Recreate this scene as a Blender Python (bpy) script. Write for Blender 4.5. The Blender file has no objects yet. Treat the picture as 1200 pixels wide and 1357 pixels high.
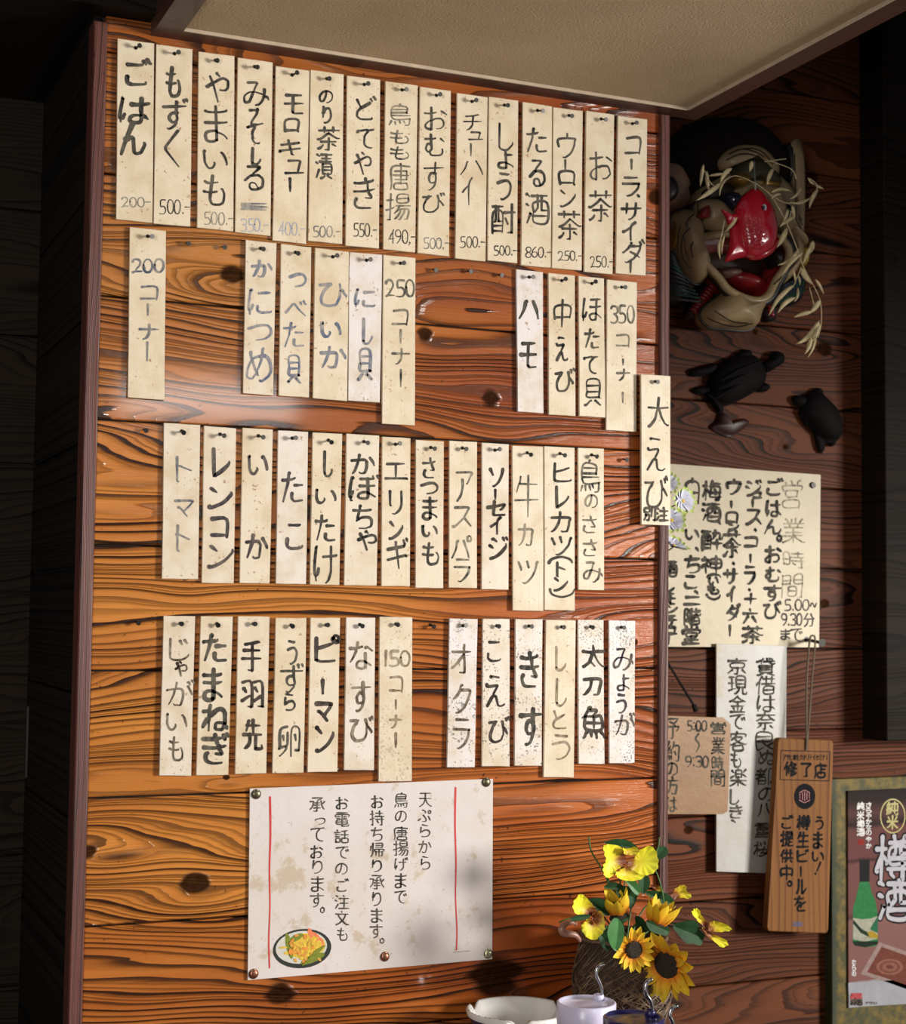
import bpy, bmesh, math, random
from mathutils import Vector, Matrix, noise
random.seed(7)
scene = bpy.context.scene
COL = scene.collection
# ------------------------------------------------------------------ camera
IW, IH = 1200, 1357
YAW, PITCH, ROLL, FPX = 0.406956, 0.062572, 0.011462, 2100.4
CZ = 1.30                                            # eye height, panel face is the plane Y = 0
CAM = Vector((0, -2.0, CZ))
_F = Vector((math.sin(YAW)*math.cos(PITCH), math.cos(YAW)*math.cos(PITCH), math.sin(PITCH)))
_R0 = Vector((math.cos(YAW), -math.sin(YAW), 0)); _U0 = _R0.cross(_F)
_R = _R0*math.cos(ROLL) + _U0*math.sin(ROLL)
_U = -_R0*math.sin(ROLL) + _U0*math.cos(ROLL)
cam = bpy.data.cameras.new('camera'); camo = bpy.data.objects.new('camera', cam); COL.objects.link(camo)
m = Matrix((( _R.x, _U.x, -_F.x), (_R.y, _U.y, -_F.y), (_R.z, _U.z, -_F.z))).to_4x4()
m.translation = CAM; camo.matrix_world = m
cam.sensor_fit = 'HORIZONTAL'; cam.sensor_width = 36; cam.lens = 36*FPX/IW
cam.clip_start = .05; cam.dof.use_dof = True; cam.dof.focus_distance = 2.15; cam.dof.aperture_fstop = 9
scene.camera = camo
# ------------------------------------------------------------------ world and lamps
w = bpy.data.worlds.new('world'); scene.world = w; w.use_nodes = True
w.node_tree.nodes['Background'].inputs[0].default_value = (.80, .86, 1, 1)
w.node_tree.nodes['Background'].inputs[1].default_value = 0.10
def area(name, loc, target, sx, sy, power, color, spread=180):
    l = bpy.data.lights.new(name, 'AREA'); l.shape = 'RECTANGLE'; l.size = sx; l.size_y = sy
    l.energy = power; l.color = color; l.spread = math.radians(spread)
    o = bpy.data.objects.new(name, l); COL.objects.link(o); o.location = loc
    o.rotation_euler = (Vector(target)-Vector(loc)).to_track_quat('-Z', 'Y').to_euler(); return o
area('tube_light', (1.15, -2.45, CZ+.60), (.75, 0, CZ+.05), .5, .10, 2.8, (1, .97, .94))
area('window_light', (4.2, -2.9, CZ+.30), (.75, 0, CZ-.1), .9, .8, 112, (1, .955, .88), 120)
area('fill_light', (-.9, -2.2, CZ+.1), (.7, 0, CZ-.15), .8, 1.0, 24, (1, .96, .90))  # added fill from the left, stands for no lamp of the place
scene.view_settings.view_transform = 'Standard'; scene.view_settings.look = 'None'
scene.view_settings.gamma = 1; scene.view_settings.use_curve_mapping = False
scene.view_settings.exposure = 0.14

def at(px, py, Y=0.0):
    """point of the vertical plane at depth Y seen along the line of a measured position"""
    d = _F*FPX + _R*(px-IW/2) + _U*(IH/2-py)
    return CAM + d*((2.0+Y)/d.y)
# ------------------------------------------------------------------ mesh helpers
ORG = {}
def link(o, parent=None, org=None):
    COL.objects.link(o)
    if parent is not None: o.parent = parent
    return o
def empty(name, loc, label=None, cat=None, group=None, parent=None):
    o = bpy.data.objects.new(name, None); COL.objects.link(o); o.empty_display_size = .02
    po = ORG.get(parent.name, Vector()) if parent else Vector()
    o.parent = parent; o.location = Vector(loc)-po; ORG[o.name] = Vector(loc)
    tag(o, label, cat, group); return o
def tag(o, label=None, cat=None, group=None, kind=None):
    if label: o['label'] = label
    if cat: o['category'] = cat
    if group: o['group'] = group
    if kind: o['kind'] = kind
    return o
class MB:
    def __init__(s): s.v = []; s.f = []; s.mi = []; s.att = []
    def add(s, vs, fs, m=0, att=None):
        b = len(s.v); s.v += [Vector(v) for v in vs]; s.f += [tuple(b+i for i in f) for f in fs]; s.mi += [m]*len(fs)
        s.att += list(att) if att is not None else [0.0]*len(vs)
        return s
    def build(s, name, mats, parent=None, origin=None, smooth=False, att=None):
        o0 = Vector(origin) if origin is not None else (ORG[parent.name] if parent else Vector())
        me = bpy.data.meshes.new(name); me.from_pydata([v-o0 for v in s.v], [], s.f)
        if not isinstance(mats, (list, tuple)): mats = [mats]
        for m in mats: me.materials.append(m)
        if len(mats) > 1: me.polygons.foreach_set('material_index', s.mi)
        if smooth: me.polygons.foreach_set('use_smooth', [True]*len(me.polygons))
        if att:
            a = me.attributes.new(att, 'FLOAT', 'POINT'); a.data.foreach_set('value', s.att)
        me.update()
        o = bpy.data.objects.new(name, me); COL.objects.link(o)
        po = ORG.get(parent.name, Vector()) if parent else Vector()
        o.parent = parent; o.location = o0-po; ORG[o.name] = o0
        return o
    # solids
    def box(s, x0, x1, y0, y1, z0, z1, c=0.0, m=0):
        """box whose front (-Y) edges carry a chamfer c"""
        v = [(x0,y1,z0),(x1,y1,z0),(x1,y1,z1),(x0,y1,z1),
             (x0,y0+c,z0),(x1,y0+c,z0),(x1,y0+c,z1),(x0,y0+c,z1),
             (x0+c,y0,z0+c),(x1-c,y0,z0+c),(x1-c,y0,z1-c),(x0+c,y0,z1-c)]
        f = [(0,3,2,1)]
        for i in range(4):
            j = (i+1) % 4; f += [(i, j, 4+j, 4+i), (4+i, 4+j, 8+j, 8+i)]
        f.append((8,9,10,11)); return s.add(v, f, m)
    def slab(s, pts, y0, y1, c=0.0004, m=0):
        """outline of points (x,z) given counter-clockwise from the front, front at y0, back at y1"""
        n = len(pts); cx = sum(p[0] for p in pts)/n; cz = sum(p[1] for p in pts)/n
        v = [(p[0], y1, p[1]) for p in pts] + [(p[0], y0+c, p[1]) for p in pts]
        for p in pts:
            d = Vector((cx-p[0], cz-p[1])); d = d.normalized()*c*1.3 if d.length > 0 else d
            v.append((p[0]+d.x, y0, p[1]+d.y))
        f = [tuple(range(n))[::-1], tuple(range(2*n, 3*n))]
        for i in range(n):
            j = (i+1) % n; f += [(i, j, n+j, n+i), (n+i, n+j, 2*n+j, 2*n+i)]
        return s.add(v, f, m)
    def tube(s, pts, r, n=8, m=0, caps=True, att=None):
        pts = [Vector(p) for p in pts]; k = len(pts)
        rs = [r(i/(k-1)) for i in range(k)] if callable(r) else ([r]*k if not isinstance(r, (list, tuple)) else r)
        v = []; f = []; a = []
        t0 = (pts[1]-pts[0]).normalized(); up = t0.orthogonal().normalized()
        for i, p in enumerate(pts):
            t = (pts[min(i+1, k-1)]-pts[max(i-1, 0)]).normalized()
            up = (up - t*up.dot(t)); up = up.normalized() if up.length > 1e-6 else t.orthogonal().normalized()
            q = t.cross(up)
            for j in range(n):
                g = 2*math.pi*j/n; v.append(p+(up*math.cos(g)+q*math.sin(g))*rs[i]); a.append(i/(k-1))
        for i in range(k-1):
            for j in range(n):
                l = (j+1) % n; f.append((i*n+j, i*n+l, (i+1)*n+l, (i+1)*n+j))
        if caps: f += [tuple(range(n))[::-1], tuple((k-1)*n+j for j in range(n))]
        return s.add(v, f, m, a)
    def lathe(s, prof, c, n=32, m=0, closed=False, sx=1, sy=1):
        """prof: (radius, z) list around the vertical axis through c"""
        c = Vector(c); v = []; f = []; k = len(prof)
        for r, z in prof:
            for j in range(n):
                g = 2*math.pi*j/n; v.append(c+Vector((r*sx*math.cos(g), r*sy*math.sin(g), z)))
        for i in range(k-1 if not closed else k):
            i2 = (i+1) % k
            for j in range(n):
                l = (j+1) % n; f.append((i*n+j, i*n+l, i2*n+l, i2*n+j))
        if not closed: f += [tuple(range(n))[::-1], tuple((k-1)*n+j for j in range(n))]
        return s.add(v, f, m)
    def ball(s, c, r, n=12, k=8, m=0, R=None):
        c = Vector(c); r = Vector(r) if not isinstance(r, (int, float)) else Vector((r, r, r)); v = []; f = []
        for i in range(k+1):
            a = math.pi*i/k
            for j in range(n):
                g = 2*math.pi*j/n; p = Vector((r.x*math.sin(a)*math.cos(g), r.y*math.sin(a)*math.sin(g), r.z*math.cos(a)))
                v.append(c+(R@p if R else p))
        for i in range(k):
            for j in range(n):
                l = (j+1) % n; f.append((i*n+j, (i+1)*n+j, (i+1)*n+l, i*n+l))
        return s.add(v, f, m)
    def puff(s, pts, base, depth, rings=6, power=.5, m=0, centre=None, back=0.0, flat=0.0):
        """closed outline (world points in the plane Y=base) inflated towards the viewer; att = distance from rim"""
        pts = [Vector(p) for p in pts]; n = len(pts)
        c = Vector(centre) if centre is not None else sum(pts, Vector())/n
        v = [Vector((p.x, base+back, p.z)) for p in pts]; a = [0.0]*n; f = [tuple(range(n))]
        for i in range(rings):
            t = i/rings; t2 = t*(1-flat)
            for p in pts:
                q = p.lerp(c, t2); h = depth*(1-(1-t)**2)**power
                v.append(Vector((q.x, base-h, q.z))); a.append(t)
        v.append(Vector((c.x, base-depth, c.z))); a.append(1.0)
        for i in range(rings):
            for j in range(n):
                l = (j+1) % n; f.append((i*n+j, (i+1)*n+j, (i+1)*n+l, i*n+l))
        b = rings*n
        for j in range(n): f.append((b+j, b+n, b+(j+1) % n))
        return s.add(v, f, m, a)
def smooth_loop(P, k=4, closed=True):
    P = [Vector(p) for p in P]; n = len(P); out = []
    for i in range(n if closed else n-1):
        if closed: a, b, c, d = P[i-1], P[i], P[(i+1) % n], P[(i+2) % n]
        else: a, b, c, d = P[max(i-1, 0)], P[i], P[i+1], P[min(i+2, n-1)]
        for j in range(k):
            t = j/k
            out.append(.5*((2*b)+(c-a)*t+(2*a-5*b+4*c-d)*t*t+(3*b-a-3*c+d)*t**3))
    if not closed: out.append(P[-1])
    return out
def outl(k, flat, Y, sm=4):
    """measured outline -> smoothed world points on the plane Y"""
    P = [at(*cp(k, flat[i], flat[i+1]), Y) for i in range(0, len(flat), 2)]
    return smooth_loop(P, sm) if sm > 1 else P
# ------------------------------------------------------------------ node helpers
class NT:
    def __init__(s, name, rough=.5, spec=.5, coat=0, coat_rough=.1):
        s.mat = bpy.data.materials.new(name); s.mat.use_nodes = True; s.t = s.mat.node_tree
        s.b = s.t.nodes['Principled BSDF']; s.b.inputs['Roughness'].default_value = rough
        s.b.inputs['Specular IOR Level'].default_value = spec
        s.b.inputs['Coat Weight'].default_value = coat; s.b.inputs['Coat Roughness'].default_value = coat_rough
    def n(s, typ, **k):
        x = s.t.nodes.new(typ)
        for a, v in k.items(): setattr(x, a, v)
        return x
    def put(s, sock, v):
        if isinstance(v, bpy.types.NodeSocket): s.t.links.new(v, sock)
        elif v is not None:
            if isinstance(v, (tuple, list)) and len(v) == 3 and len(sock.default_value) == 4: v = (*v, 1)
            sock.default_value = v
    def m(s, op, a, b=None, c=None, clamp=False):
        x = s.n('ShaderNodeMath', operation=op, use_clamp=clamp)
        s.put(x.inputs[0], a); s.put(x.inputs[1], b); s.put(x.inputs[2], c); return x.outputs[0]
    def vm(s, op, a, b=None, out=0, scale=None):
        x = s.n('ShaderNodeVectorMath', operation=op); s.put(x.inputs[0], a); s.put(x.inputs[1], b)
        if scale is not None: s.put(x.inputs[3], scale)
        return x.outputs[out]
    def xyz(s, x, y, z):
        c = s.n('ShaderNodeCombineXYZ'); s.put(c.inputs[0], x); s.put(c.inputs[1], y); s.put(c.inputs[2], z); return c.outputs[0]
    def sep(s, v):
        c = s.n('ShaderNodeSeparateXYZ'); s.put(c.inputs[0], v); return c.outputs
    def noise(s, vec, scale=1, detail=2, rough=.5, dist=0, col=False):
        x = s.n('ShaderNodeTexNoise'); s.put(x.inputs['Vector'], vec); x.inputs['Scale'].default_value = scale
        x.inputs['Detail'].default_value = detail; x.inputs['Roughness'].default_value = rough; x.inputs['Distortion'].default_value = dist
        return x.outputs[1 if col else 0]
    def white(s, w):
        x = s.n('ShaderNodeTexWhiteNoise', noise_dimensions='1D'); s.put(x.inputs['W'], w); return x.outputs[0]
    def vor(s, vec, scale, feature='F1'):
        x = s.n('ShaderNodeTexVoronoi', feature=feature); s.put(x.inputs['Vector'], vec); x.inputs['Scale'].default_value = scale; return x
    def ramp(s, v, stops, interp='LINEAR'):
        x = s.n('ShaderNodeValToRGB'); s.put(x.inputs[0], v); r = x.color_ramp; r.interpolation = interp
        while len(r.elements) < len(stops): r.elements.new(.5)
        for e, (p, c) in zip(r.elements, stops):
            e.position = p; e.color = (*c, 1) if not isinstance(c, (int, float)) else (c, c, c, 1)
        return x.outputs[0]
    def mix(s, f, a, b, mode='MIX'):
        x = s.n('ShaderNodeMix', data_type='RGBA', blend_type=mode); s.put(x.inputs[0], f); s.put(x.inputs[6], a); s.put(x.inputs[7], b); return x.outputs[2]
    def att(s, name, typ='OBJECT', out='Fac'):
        x = s.n('ShaderNodeAttribute', attribute_name=name, attribute_type=typ); return x.outputs[out]
    def geo(s): return s.n('ShaderNodeNewGeometry').outputs['Position']
    def obj(s): return s.n('ShaderNodeTexCoord').outputs['Object']
    def sstep(s, v, a, b):
        x = s.n('ShaderNodeMapRange', interpolation_type='SMOOTHSTEP'); s.put(x.inputs[0], v); x.inputs[1].default_value = a; x.inputs[2].default_value = b; return x.outputs[0]
    def bump(s, h, strength=.5, dist=.001, normal=None):
        x = s.n('ShaderNodeBump'); x.inputs['Strength'].default_value = strength; x.inputs['Distance'].default_value = dist
        s.put(x.inputs['Height'], h); s.put(x.inputs['Normal'], normal); return x.outputs[0]
    def done(s, col=None, rough=None, nor=None):
        s.put(s.b.inputs['Base Color'], col); s.put(s.b.inputs['Roughness'], rough); s.put(s.b.inputs['Normal'], nor); return s.mat
def plain(name, col, rough=.5, var=.15, scale=40, bump=0, spec=.5, coat=0, metal=0, bd=.001):
    t = NT(name, rough, spec, coat); p = t.obj(); n = t.noise(p, scale, 4, .6)
    c = t.mix(1, (*col, 1), t.ramp(n, [(.3, 1-var), (.7, 1+var*.3)]), 'MULTIPLY')
    t.b.inputs['Metallic'].default_value = metal
    return t.done(c, None, t.bump(n, bump, bd) if bump else None)
def wood(name, knots, light, mid, dark, rough=.3, coat=.35, bump=.8, vertical=False, dens=78, warp=.34, spec=.5, redder=0):
    t = NT(name, rough, spec, coat, .09)
    X, Y, Z = t.sep(t.geo())
    if vertical: X, Z = Z, t.m('ADD', X, Y)
    seed = t.att('grain_seed'); sp = t.att('grain_spread')
    n1 = t.noise(t.xyz(t.m('MULTIPLY', X, 1.05), t.m('MULTIPLY', Z, 6.5), seed), 1, 2, .45)
    n2 = t.noise(t.xyz(t.m('MULTIPLY', X, 5), t.m('MULTIPLY', Z, 50), seed), 1, 2, .5)
    f = t.m('ADD', Z, t.m('MULTIPLY', t.m('SUBTRACT', n1, .5), t.m('MULTIPLY', sp, warp)))
    f = t.m('ADD', f, t.m('MULTIPLY', t.m('SUBTRACT', n2, .5), .010))
    kmask = None
    for (kx, kz, kr, kf) in knots:
        dx = t.m('SUBTRACT', X, kx); dz = t.m('SUBTRACT', Z, kz)
        wob = t.m('MULTIPLY', t.m('SUBTRACT', n2, .5), kr*1.2)
        e2 = t.m('ADD', t.m('POWER', t.m('ABSOLUTE', t.m('DIVIDE', dx, kf*1.7)), 2), t.m('POWER', t.m('ABSOLUTE', t.m('DIVIDE', dz, kf*.75)), 2))
        e = t.m('EXPONENT', t.m('MULTIPLY', e2, -1))
        f = t.m('SUBTRACT', f, t.m('MULTIPLY', t.m('MULTIPLY', dz, e), .93))
        r = t.m('ADD', t.m('SQRT', t.m('ADD', t.m('POWER', t.m('ABSOLUTE', t.m('MULTIPLY', dx, .8)), 2), t.m('POWER', t.m('ABSOLUTE', dz), 2))), wob)
        k = t.m('SUBTRACT', 1, t.sstep(r, kr*.6, kr*1.0))
        kmask = k if kmask is None else t.m('MAXIMUM', kmask, k)
    f = t.m('MULTIPLY', f, dens)
    fl = t.m('FLOOR', f); fr = t.m('FRACT', f)
    st = t.white(t.m('ADD', fl, seed))                       # strength of each year ring
    prof = t.ramp(fr, [(0, .0), (.03, .0), (.45, .05), (.68, .30), (.84, .92), (.965, 1), (1, .0)])
    sub = t.m('MULTIPLY', t.ramp(t.m('FRACT', t.m('MULTIPLY', f, 3.0)), [(0, 0), (.5, .1), (.9, .8), (1, 0)]), t.m('LESS_THAN', t.white(t.m('ADD', fl, t.m('ADD', seed, 9.3))), .45))
    dk = t.m('MAXIMUM', t.m('MULTIPLY', prof, t.m('ADD', t.m('MULTIPLY', st, .70), .52)), t.m('MULTIPLY', sub, .6))
    fib = t.noise(t.xyz(t.m('MULTIPLY', X, 14), t.m('MULTIPLY', Z, 700), seed), 1, 3, .6)
    big = t.noise(t.xyz(t.m('MULTIPLY', X, 2.2), t.m('MULTIPLY', Z, 9), t.m('ADD', seed, 5)), 1, 3, .55)
    base = t.mix(t.ramp(big, [(.32, 0), (.68, 1)]), (*light, 1), (*mid, 1))
    base = t.mix(t.ramp(fib, [(.35, .30), (.65, 0)]), base, (*mid, 1))
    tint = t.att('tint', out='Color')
    if redder:                                            # the base colour turns redder and darker towards the open end of the partition
        end_mix = t.sstep(t.m('ADD', X, t.m('MULTIPLY', t.m('SUBTRACT', big, .5), .5)), .55, 1.1)
        base = t.mix(t.m('MULTIPLY', end_mix, redder), base, t.mix(1, base, (.80,.48,.50,1), 'MULTIPLY'))
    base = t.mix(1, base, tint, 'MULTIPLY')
    col = t.mix(t.m('MULTIPLY', dk, 1, clamp=True), base, (*dark, 1))
    spk = t.noise(t.xyz(t.m('MULTIPLY', X, 110), t.m('MULTIPLY', Z, 150), seed), 1, 2, .6)
    clus = t.noise(t.xyz(X, Z, 3.3), 7, 2)
    pit = t.m('MULTIPLY', t.sstep(spk, .66, .70), t.sstep(clus, .50, .62))
    col = t.mix(t.m('MULTIPLY', pit, .8), col, (*dark, 1))
    h = t.m('ADD', t.m('MULTIPLY', dk, 1.0), t.m('MULTIPLY', fib, .14))
    if kmask is not None:
        t.put(t.b.inputs['Coat Weight'], t.m('MULTIPLY', t.m('SUBTRACT', 1, kmask), coat)); t.put(t.b.inputs['Specular IOR Level'], t.m('MULTIPLY', t.m('SUBTRACT', 1, kmask), spec))
    if kmask is not None:
        kt = t.noise(t.geo(), 90, 3); col = t.mix(t.m('MULTIPLY', kmask, .96), col, t.mix(kt, (.006, .003, .002, 1), (.045, .018, .008, 1)))
        h = t.m('ADD', h, t.m('MULTIPLY', kmask, t.m('MULTIPLY', kt, 1.2)))
    ro = t.m('ADD', t.m('MULTIPLY', fib, .12), rough-.05)
    if kmask is not None: ro = t.m('ADD', ro, t.m('MULTIPLY', kmask, .4))
    return t.done(col, ro, t.bump(h, bump, .0024))

# centre lines of the characters: every stroke is a list x, y, x, y ... with y downwards
GL = {
 '0': [[0,28,1,44,6,55,10,59,13,60,18,61,25,59,28,55,32,48,35,33,33,14,28,6,25,2,20,0,15,0,10,2,4,10,1,17,0,28]],
 '1': [[0,0,0,61]],
 '2': [[0,12,2,5,8,1,14,0,20,0,23,2,27,6,30,11,30,17,28,27,19,41,13,49,10,57],[0,61,10,57,35,57]],
 '3': [[0,7,3,2,11,0,17,1,24,4,27,11,27,17,26,22,21,26,20,29],[20,29,21,32,27,38,28,41,28,51,26,55,22,59,15,61,6,60,1,58],[14,29,20,29]],
 '4': [[30,12,22,15,8,32,6,39],[33,0,30,12,30,61],[0,42,6,39,38,39]],
 '5': [[28,0,6,1,6,27,16,27,23,29,26,33,29,36,30,43,29,52,24,58,16,61,9,61,0,59]],
 '6': [[23,1,22,0,20,2,11,10,6,18,0,36,0,44,2,52,9,59,15,61,22,60,30,56,32,51,33,41,29,33,19,29,3,31]],
 '7': [[29,4,27,12,8,56,6,60,3,61],[0,4,29,4,36,0]],
 '8': [[9,29,8,33,3,37,0,47,2,54,6,58,15,61,23,60,27,58,33,52,33,40,25,30],[9,29,8,26,3,21,2,18,2,14,3,8,10,1,21,0,25,1,29,5,33,12,32,20,30,23,26,26,25,30],[9,29,25,30]],
 '9': [[31,29,17,31,8,30,3,25,1,20,0,15,2,8,5,4,9,1,20,0,28,4,32,11,33,25,31,29,30,39,22,51,11,61]],
 'A': [[16,38,43,38,44,37],[30,2,30,6],[30,6,33,8,35,11,43,31,44,37,47,39,55,58,61,61],[30,6,26,8,25,11,17,30,16,38,13,39,5,58,0,61]],
 'a': [[42,27,30,28,12,36,8,40,6,51,7,55,11,59,18,61,25,60,42,54],[0,18,3,7,9,3,17,1,25,0,34,3,40,8,41,15,42,54,43,59,47,60,55,59,58,53]],
 'h': [[0,29,7,27,12,23,18,22,24,23,26,26,30,35,30,61],[0,0,0,61]],
 'i': [[0,0,0,61]],
 's': [[43,10,40,5,36,2,22,0,13,3,9,7,8,11,9,18,14,23,33,35,38,40,40,48,38,55,36,57,33,59,24,61,13,59,4,56,0,47]],
 'い': [[1,6,0,8,1,36,2,43,7,56,13,61,16,61,21,60,28,49,28,45,27,42],[47,10,51,14,57,28,61,46,60,50]],
 'う': [[0,23,16,19,30,18,37,20,44,27,45,35,43,42,36,52,21,60,13,61,10,60],[9,0,31,2,38,2,39,1]],
 'え': [[12,1,14,0,40,3],[0,18,4,22,29,20,36,20,34,25,24,35,22,40],[0,60,17,43,22,40,28,41,30,43,34,56,38,60,44,61,52,61,56,60,59,58]],
 'お': [[17,34,24,34,30,32,42,32,47,33,52,38,54,46,54,50,51,54,43,60,33,61],[47,11,54,15,61,20],[0,16,15,16,34,13],[17,1,17,59,14,61,6,60,1,56,0,51,2,46,6,42,11,38,17,37]],
 'か': [[50,13,58,27,61,36],[0,21,32,19,37,21,39,24,40,28,39,42,35,57,32,60,30,61,22,61,18,58],[21,4,19,18,14,35,7,52,2,61]],
 'が': [[48,17,55,30,58,37],[47,5,49,6,52,12],[57,3,61,9],[0,25,1,24,19,22,32,22,36,25,38,29,38,43,34,58,32,60,29,61,22,61,20,61,17,58],[20,8,18,21,17,24,14,37,8,52,3,61]],
 'き': [[4,41,2,47,2,53,4,56,8,59,16,61,39,61],[35,25,36,31,41,38,41,42,29,41],[26,0,27,8,30,11,32,25],[1,9,13,10,28,9,45,6,46,4],[0,25,28,26,49,22]],
 'ぎ': [[7,41,5,41,3,44,3,52,7,58,19,61,35,61,38,60],[34,27,35,32,38,38,39,42,27,42],[45,3,48,10,50,10],[53,0,56,6],[1,12,25,12,39,10,41,9],[25,3,31,27],[0,27,26,28,47,24]],
 'く': [[30,0,2,24,0,29,3,35,34,61]],
 'け': [[10,37,7,47,3,50],[46,0,46,36,45,44,41,52,37,57,32,61,29,61],[23,18,52,17,59,16,60,15],[6,0,3,2,3,4,0,28,0,44,1,49,3,51,4,57]],
 'げ': [[9,39,6,49,3,50],[57,0,60,7],[49,2,52,9],[41,5,41,40,40,47,37,52,32,59,29,61,25,61],[21,21,54,20],[6,4,3,6,0,28,0,46,1,49,3,50,3,58]],
 'こ': [[1,37,0,49,1,52,4,56,12,60,22,61,42,61,55,59,58,55],[6,0,39,1,49,0]],
 'ご': [[2,41,0,42,0,53,3,57,10,60,16,61,34,61,43,59,45,56],[4,12,30,13,39,12],[51,0,55,7,58,8],[41,2,43,3,47,10]],
 'さ': [[7,37,6,37,4,40,2,49,4,54,8,58,14,60,20,61,42,60],[29,0,31,12,34,15,36,21,43,33,44,37,43,38,40,38,30,37],[0,14,30,14,50,10]],
 'し': [[1,0,0,49,1,54,4,58,14,61,28,60,40,53,45,48,46,44]],
 'じ': [[1,0,0,49,2,55,6,59,14,61,29,59,40,53,46,47,46,44],[37,2,42,11],[27,6,31,15]],
 'す': [[37,24,27,22,21,24,17,31,17,37,19,41,23,44,28,44,37,42],[0,11,61,10],[36,0,36,20,39,34,36,48,33,53,28,57,19,61,16,60]],
 'ず': [[33,26,22,26,17,30,15,34,15,39,18,43,22,46,31,45,32,46],[55,0,58,5],[47,2,49,7],[0,14,56,13],[33,4,33,26,36,39,35,43,32,46,33,47,33,50,27,56,21,60,15,61,13,60]],
 'そ': [[31,27,30,31,25,36,23,42,22,48,24,53,30,58,36,60,47,61,50,59],[43,0,42,5,39,8,22,22,20,27],[15,0,47,0],[0,31,0,30,1,30,14,29,19,27,34,27,40,26,60,25]],
 'た': [[30,45,30,54,34,59,40,61,60,60],[36,25,59,25],[0,14,7,14,26,13,34,11,36,9],[21,0,20,2,19,11,17,15,17,21,13,35,3,61]],
 'ち': [[12,36,15,36,20,33,28,31,39,31,47,33,52,39,52,49,50,53,47,56,41,59,34,61,17,61],[12,36,7,42],[0,12,29,12,48,10,50,8],[20,0,17,1,17,11,15,14,14,22,11,31,10,35,12,36]],
 'っ': [[0,30,1,26,2,25,22,19,38,16,50,17,56,21,59,24,61,32,61,37,60,42,57,48,50,54,42,58,23,61]],
 'つ': [[0,25,28,16,44,15,52,17,59,25,61,31,61,37,60,43,55,49,49,54,42,57,22,61]],
 'て': [[38,9,39,12,32,18,27,26,26,33,26,44,29,51,36,57,49,61,55,60],[0,13,1,10,13,9,33,7,38,7,38,9],[38,9,44,7,61,5]],
 'で': [[38,9,36,14,29,20,24,29,23,35,23,43,27,51,32,56,39,59,47,61,50,60],[48,23,52,30],[57,20,61,27],[0,12,35,8,38,9,47,7,57,7]],
 'と': [[14,24,13,27,6,32,1,41,0,46,2,54,8,59,20,61,39,61,49,59],[14,24,20,23,44,10],[4,0,14,24]],
 'ど': [[3,6,13,28],[52,0,56,7,58,8],[43,3,47,10],[38,16,18,27,13,28,12,30,4,37,1,41,0,51,4,57,13,61,37,61,43,60,45,58]],
 'な': [[41,13,46,12,58,20],[0,14,13,14,30,11,32,10],[20,0,19,10,16,15,15,20,9,33,1,45],[40,25,41,54,39,58,32,61,28,61,23,60,19,57,18,51,19,48,21,45,28,43,39,44,42,47,46,47,55,53]],
 'に': [[25,41,24,49,25,52,30,56,36,57,54,57,59,56,61,54],[28,9,48,9,57,8],[10,40,6,49,2,51],[7,0,4,1,4,3,0,32,0,49,2,51,3,61]],
 'ぬ': [[10,25,14,24,22,18,33,16,46,18,51,22,55,29,56,34,55,49,51,56,45,61,37,61,32,58,31,54,33,48,37,46,46,46,52,49,55,53,57,53,61,57,61,59],[32,7,32,13,28,34,25,42,23,46,20,46,17,53,11,58,5,59,1,56,0,53,0,45,2,39,6,31,10,30],[5,14,8,24,10,25,10,30,11,31,17,45,20,46]],
 'ね': [[14,35,9,37,0,50,0,52],[1,19,16,18],[53,49,59,52,61,54,61,56],[16,28,20,27,27,21,35,16,43,15,48,17,53,24,54,31,54,46,51,53,47,58,43,59,34,58,30,55,30,53,31,47,36,44,46,44,53,46],[17,6,15,22,16,28,14,35,15,36,15,61]],
 'の': [[32,7,28,32,20,51,15,54,8,54,3,50,0,41,0,33,2,26,7,18,15,11,23,7,29,6,41,7,48,10,55,15,60,24,61,29,60,43,56,50,50,56,40,61,35,61]],
 'は': [[46,47,52,47,61,54],[9,41,5,51,2,53],[23,17,43,17,60,15],[45,2,45,27,46,47,45,56,41,61,30,61,24,59,21,55,22,48,27,44,32,43,46,43],[5,1,4,3,0,33,0,47,0,51,2,53,2,61]],
 'ひ': [[49,21,53,23,55,28,61,35,61,38],[0,8,17,6,18,7,16,8],[25,4,18,7,17,12,13,17,8,24,4,39,4,46,7,55,14,60,21,61,34,59,39,56,43,49,47,39,47,23,49,21,46,4]],
 'び': [[17,10,15,16,11,20,7,28,4,36,3,44,5,53,9,58,12,60,19,61,28,60,34,57,38,53,41,47,43,40,43,25,45,24],[50,3,52,10],[57,0,61,7],[0,11,17,10,22,9],[41,8,45,24,48,26,56,37,56,40]],
 'ぷ': [[24,33,34,45,37,52,37,55,35,59,31,61,19,61],[60,15,61,17,61,20,59,24,55,25,52,25,50,23,49,17,51,14,56,12,60,15],[22,11,24,10,29,13,36,18,35,22,32,23],[49,38,54,48,58,56],[0,57,11,49]],
 'べ': [[0,49,16,29,20,25,23,24,28,27,40,42,59,61],[54,15,58,23,61,24],[44,20,48,27]],
 'ほ': [[10,41,5,52,2,53],[24,25,41,26,59,24],[44,6,44,56,41,60,32,61,25,59,22,54,22,49,25,46,29,44,38,44,43,44,46,47,50,47,61,55],[25,6,57,5],[4,3,0,32,0,47,0,51,2,53,2,61]],
 'ぼ': [[8,40,6,48,2,51],[58,0,60,7],[22,26,36,26,53,25],[39,9,40,46,39,54,38,56,33,58,25,57,20,54,19,50,21,46,26,43,31,42,38,43,42,46,46,46,55,53],[23,8,39,9,51,8,51,5,50,2],[5,5,4,5,3,6,0,30,0,50,2,51,2,59,5,61]],
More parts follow.
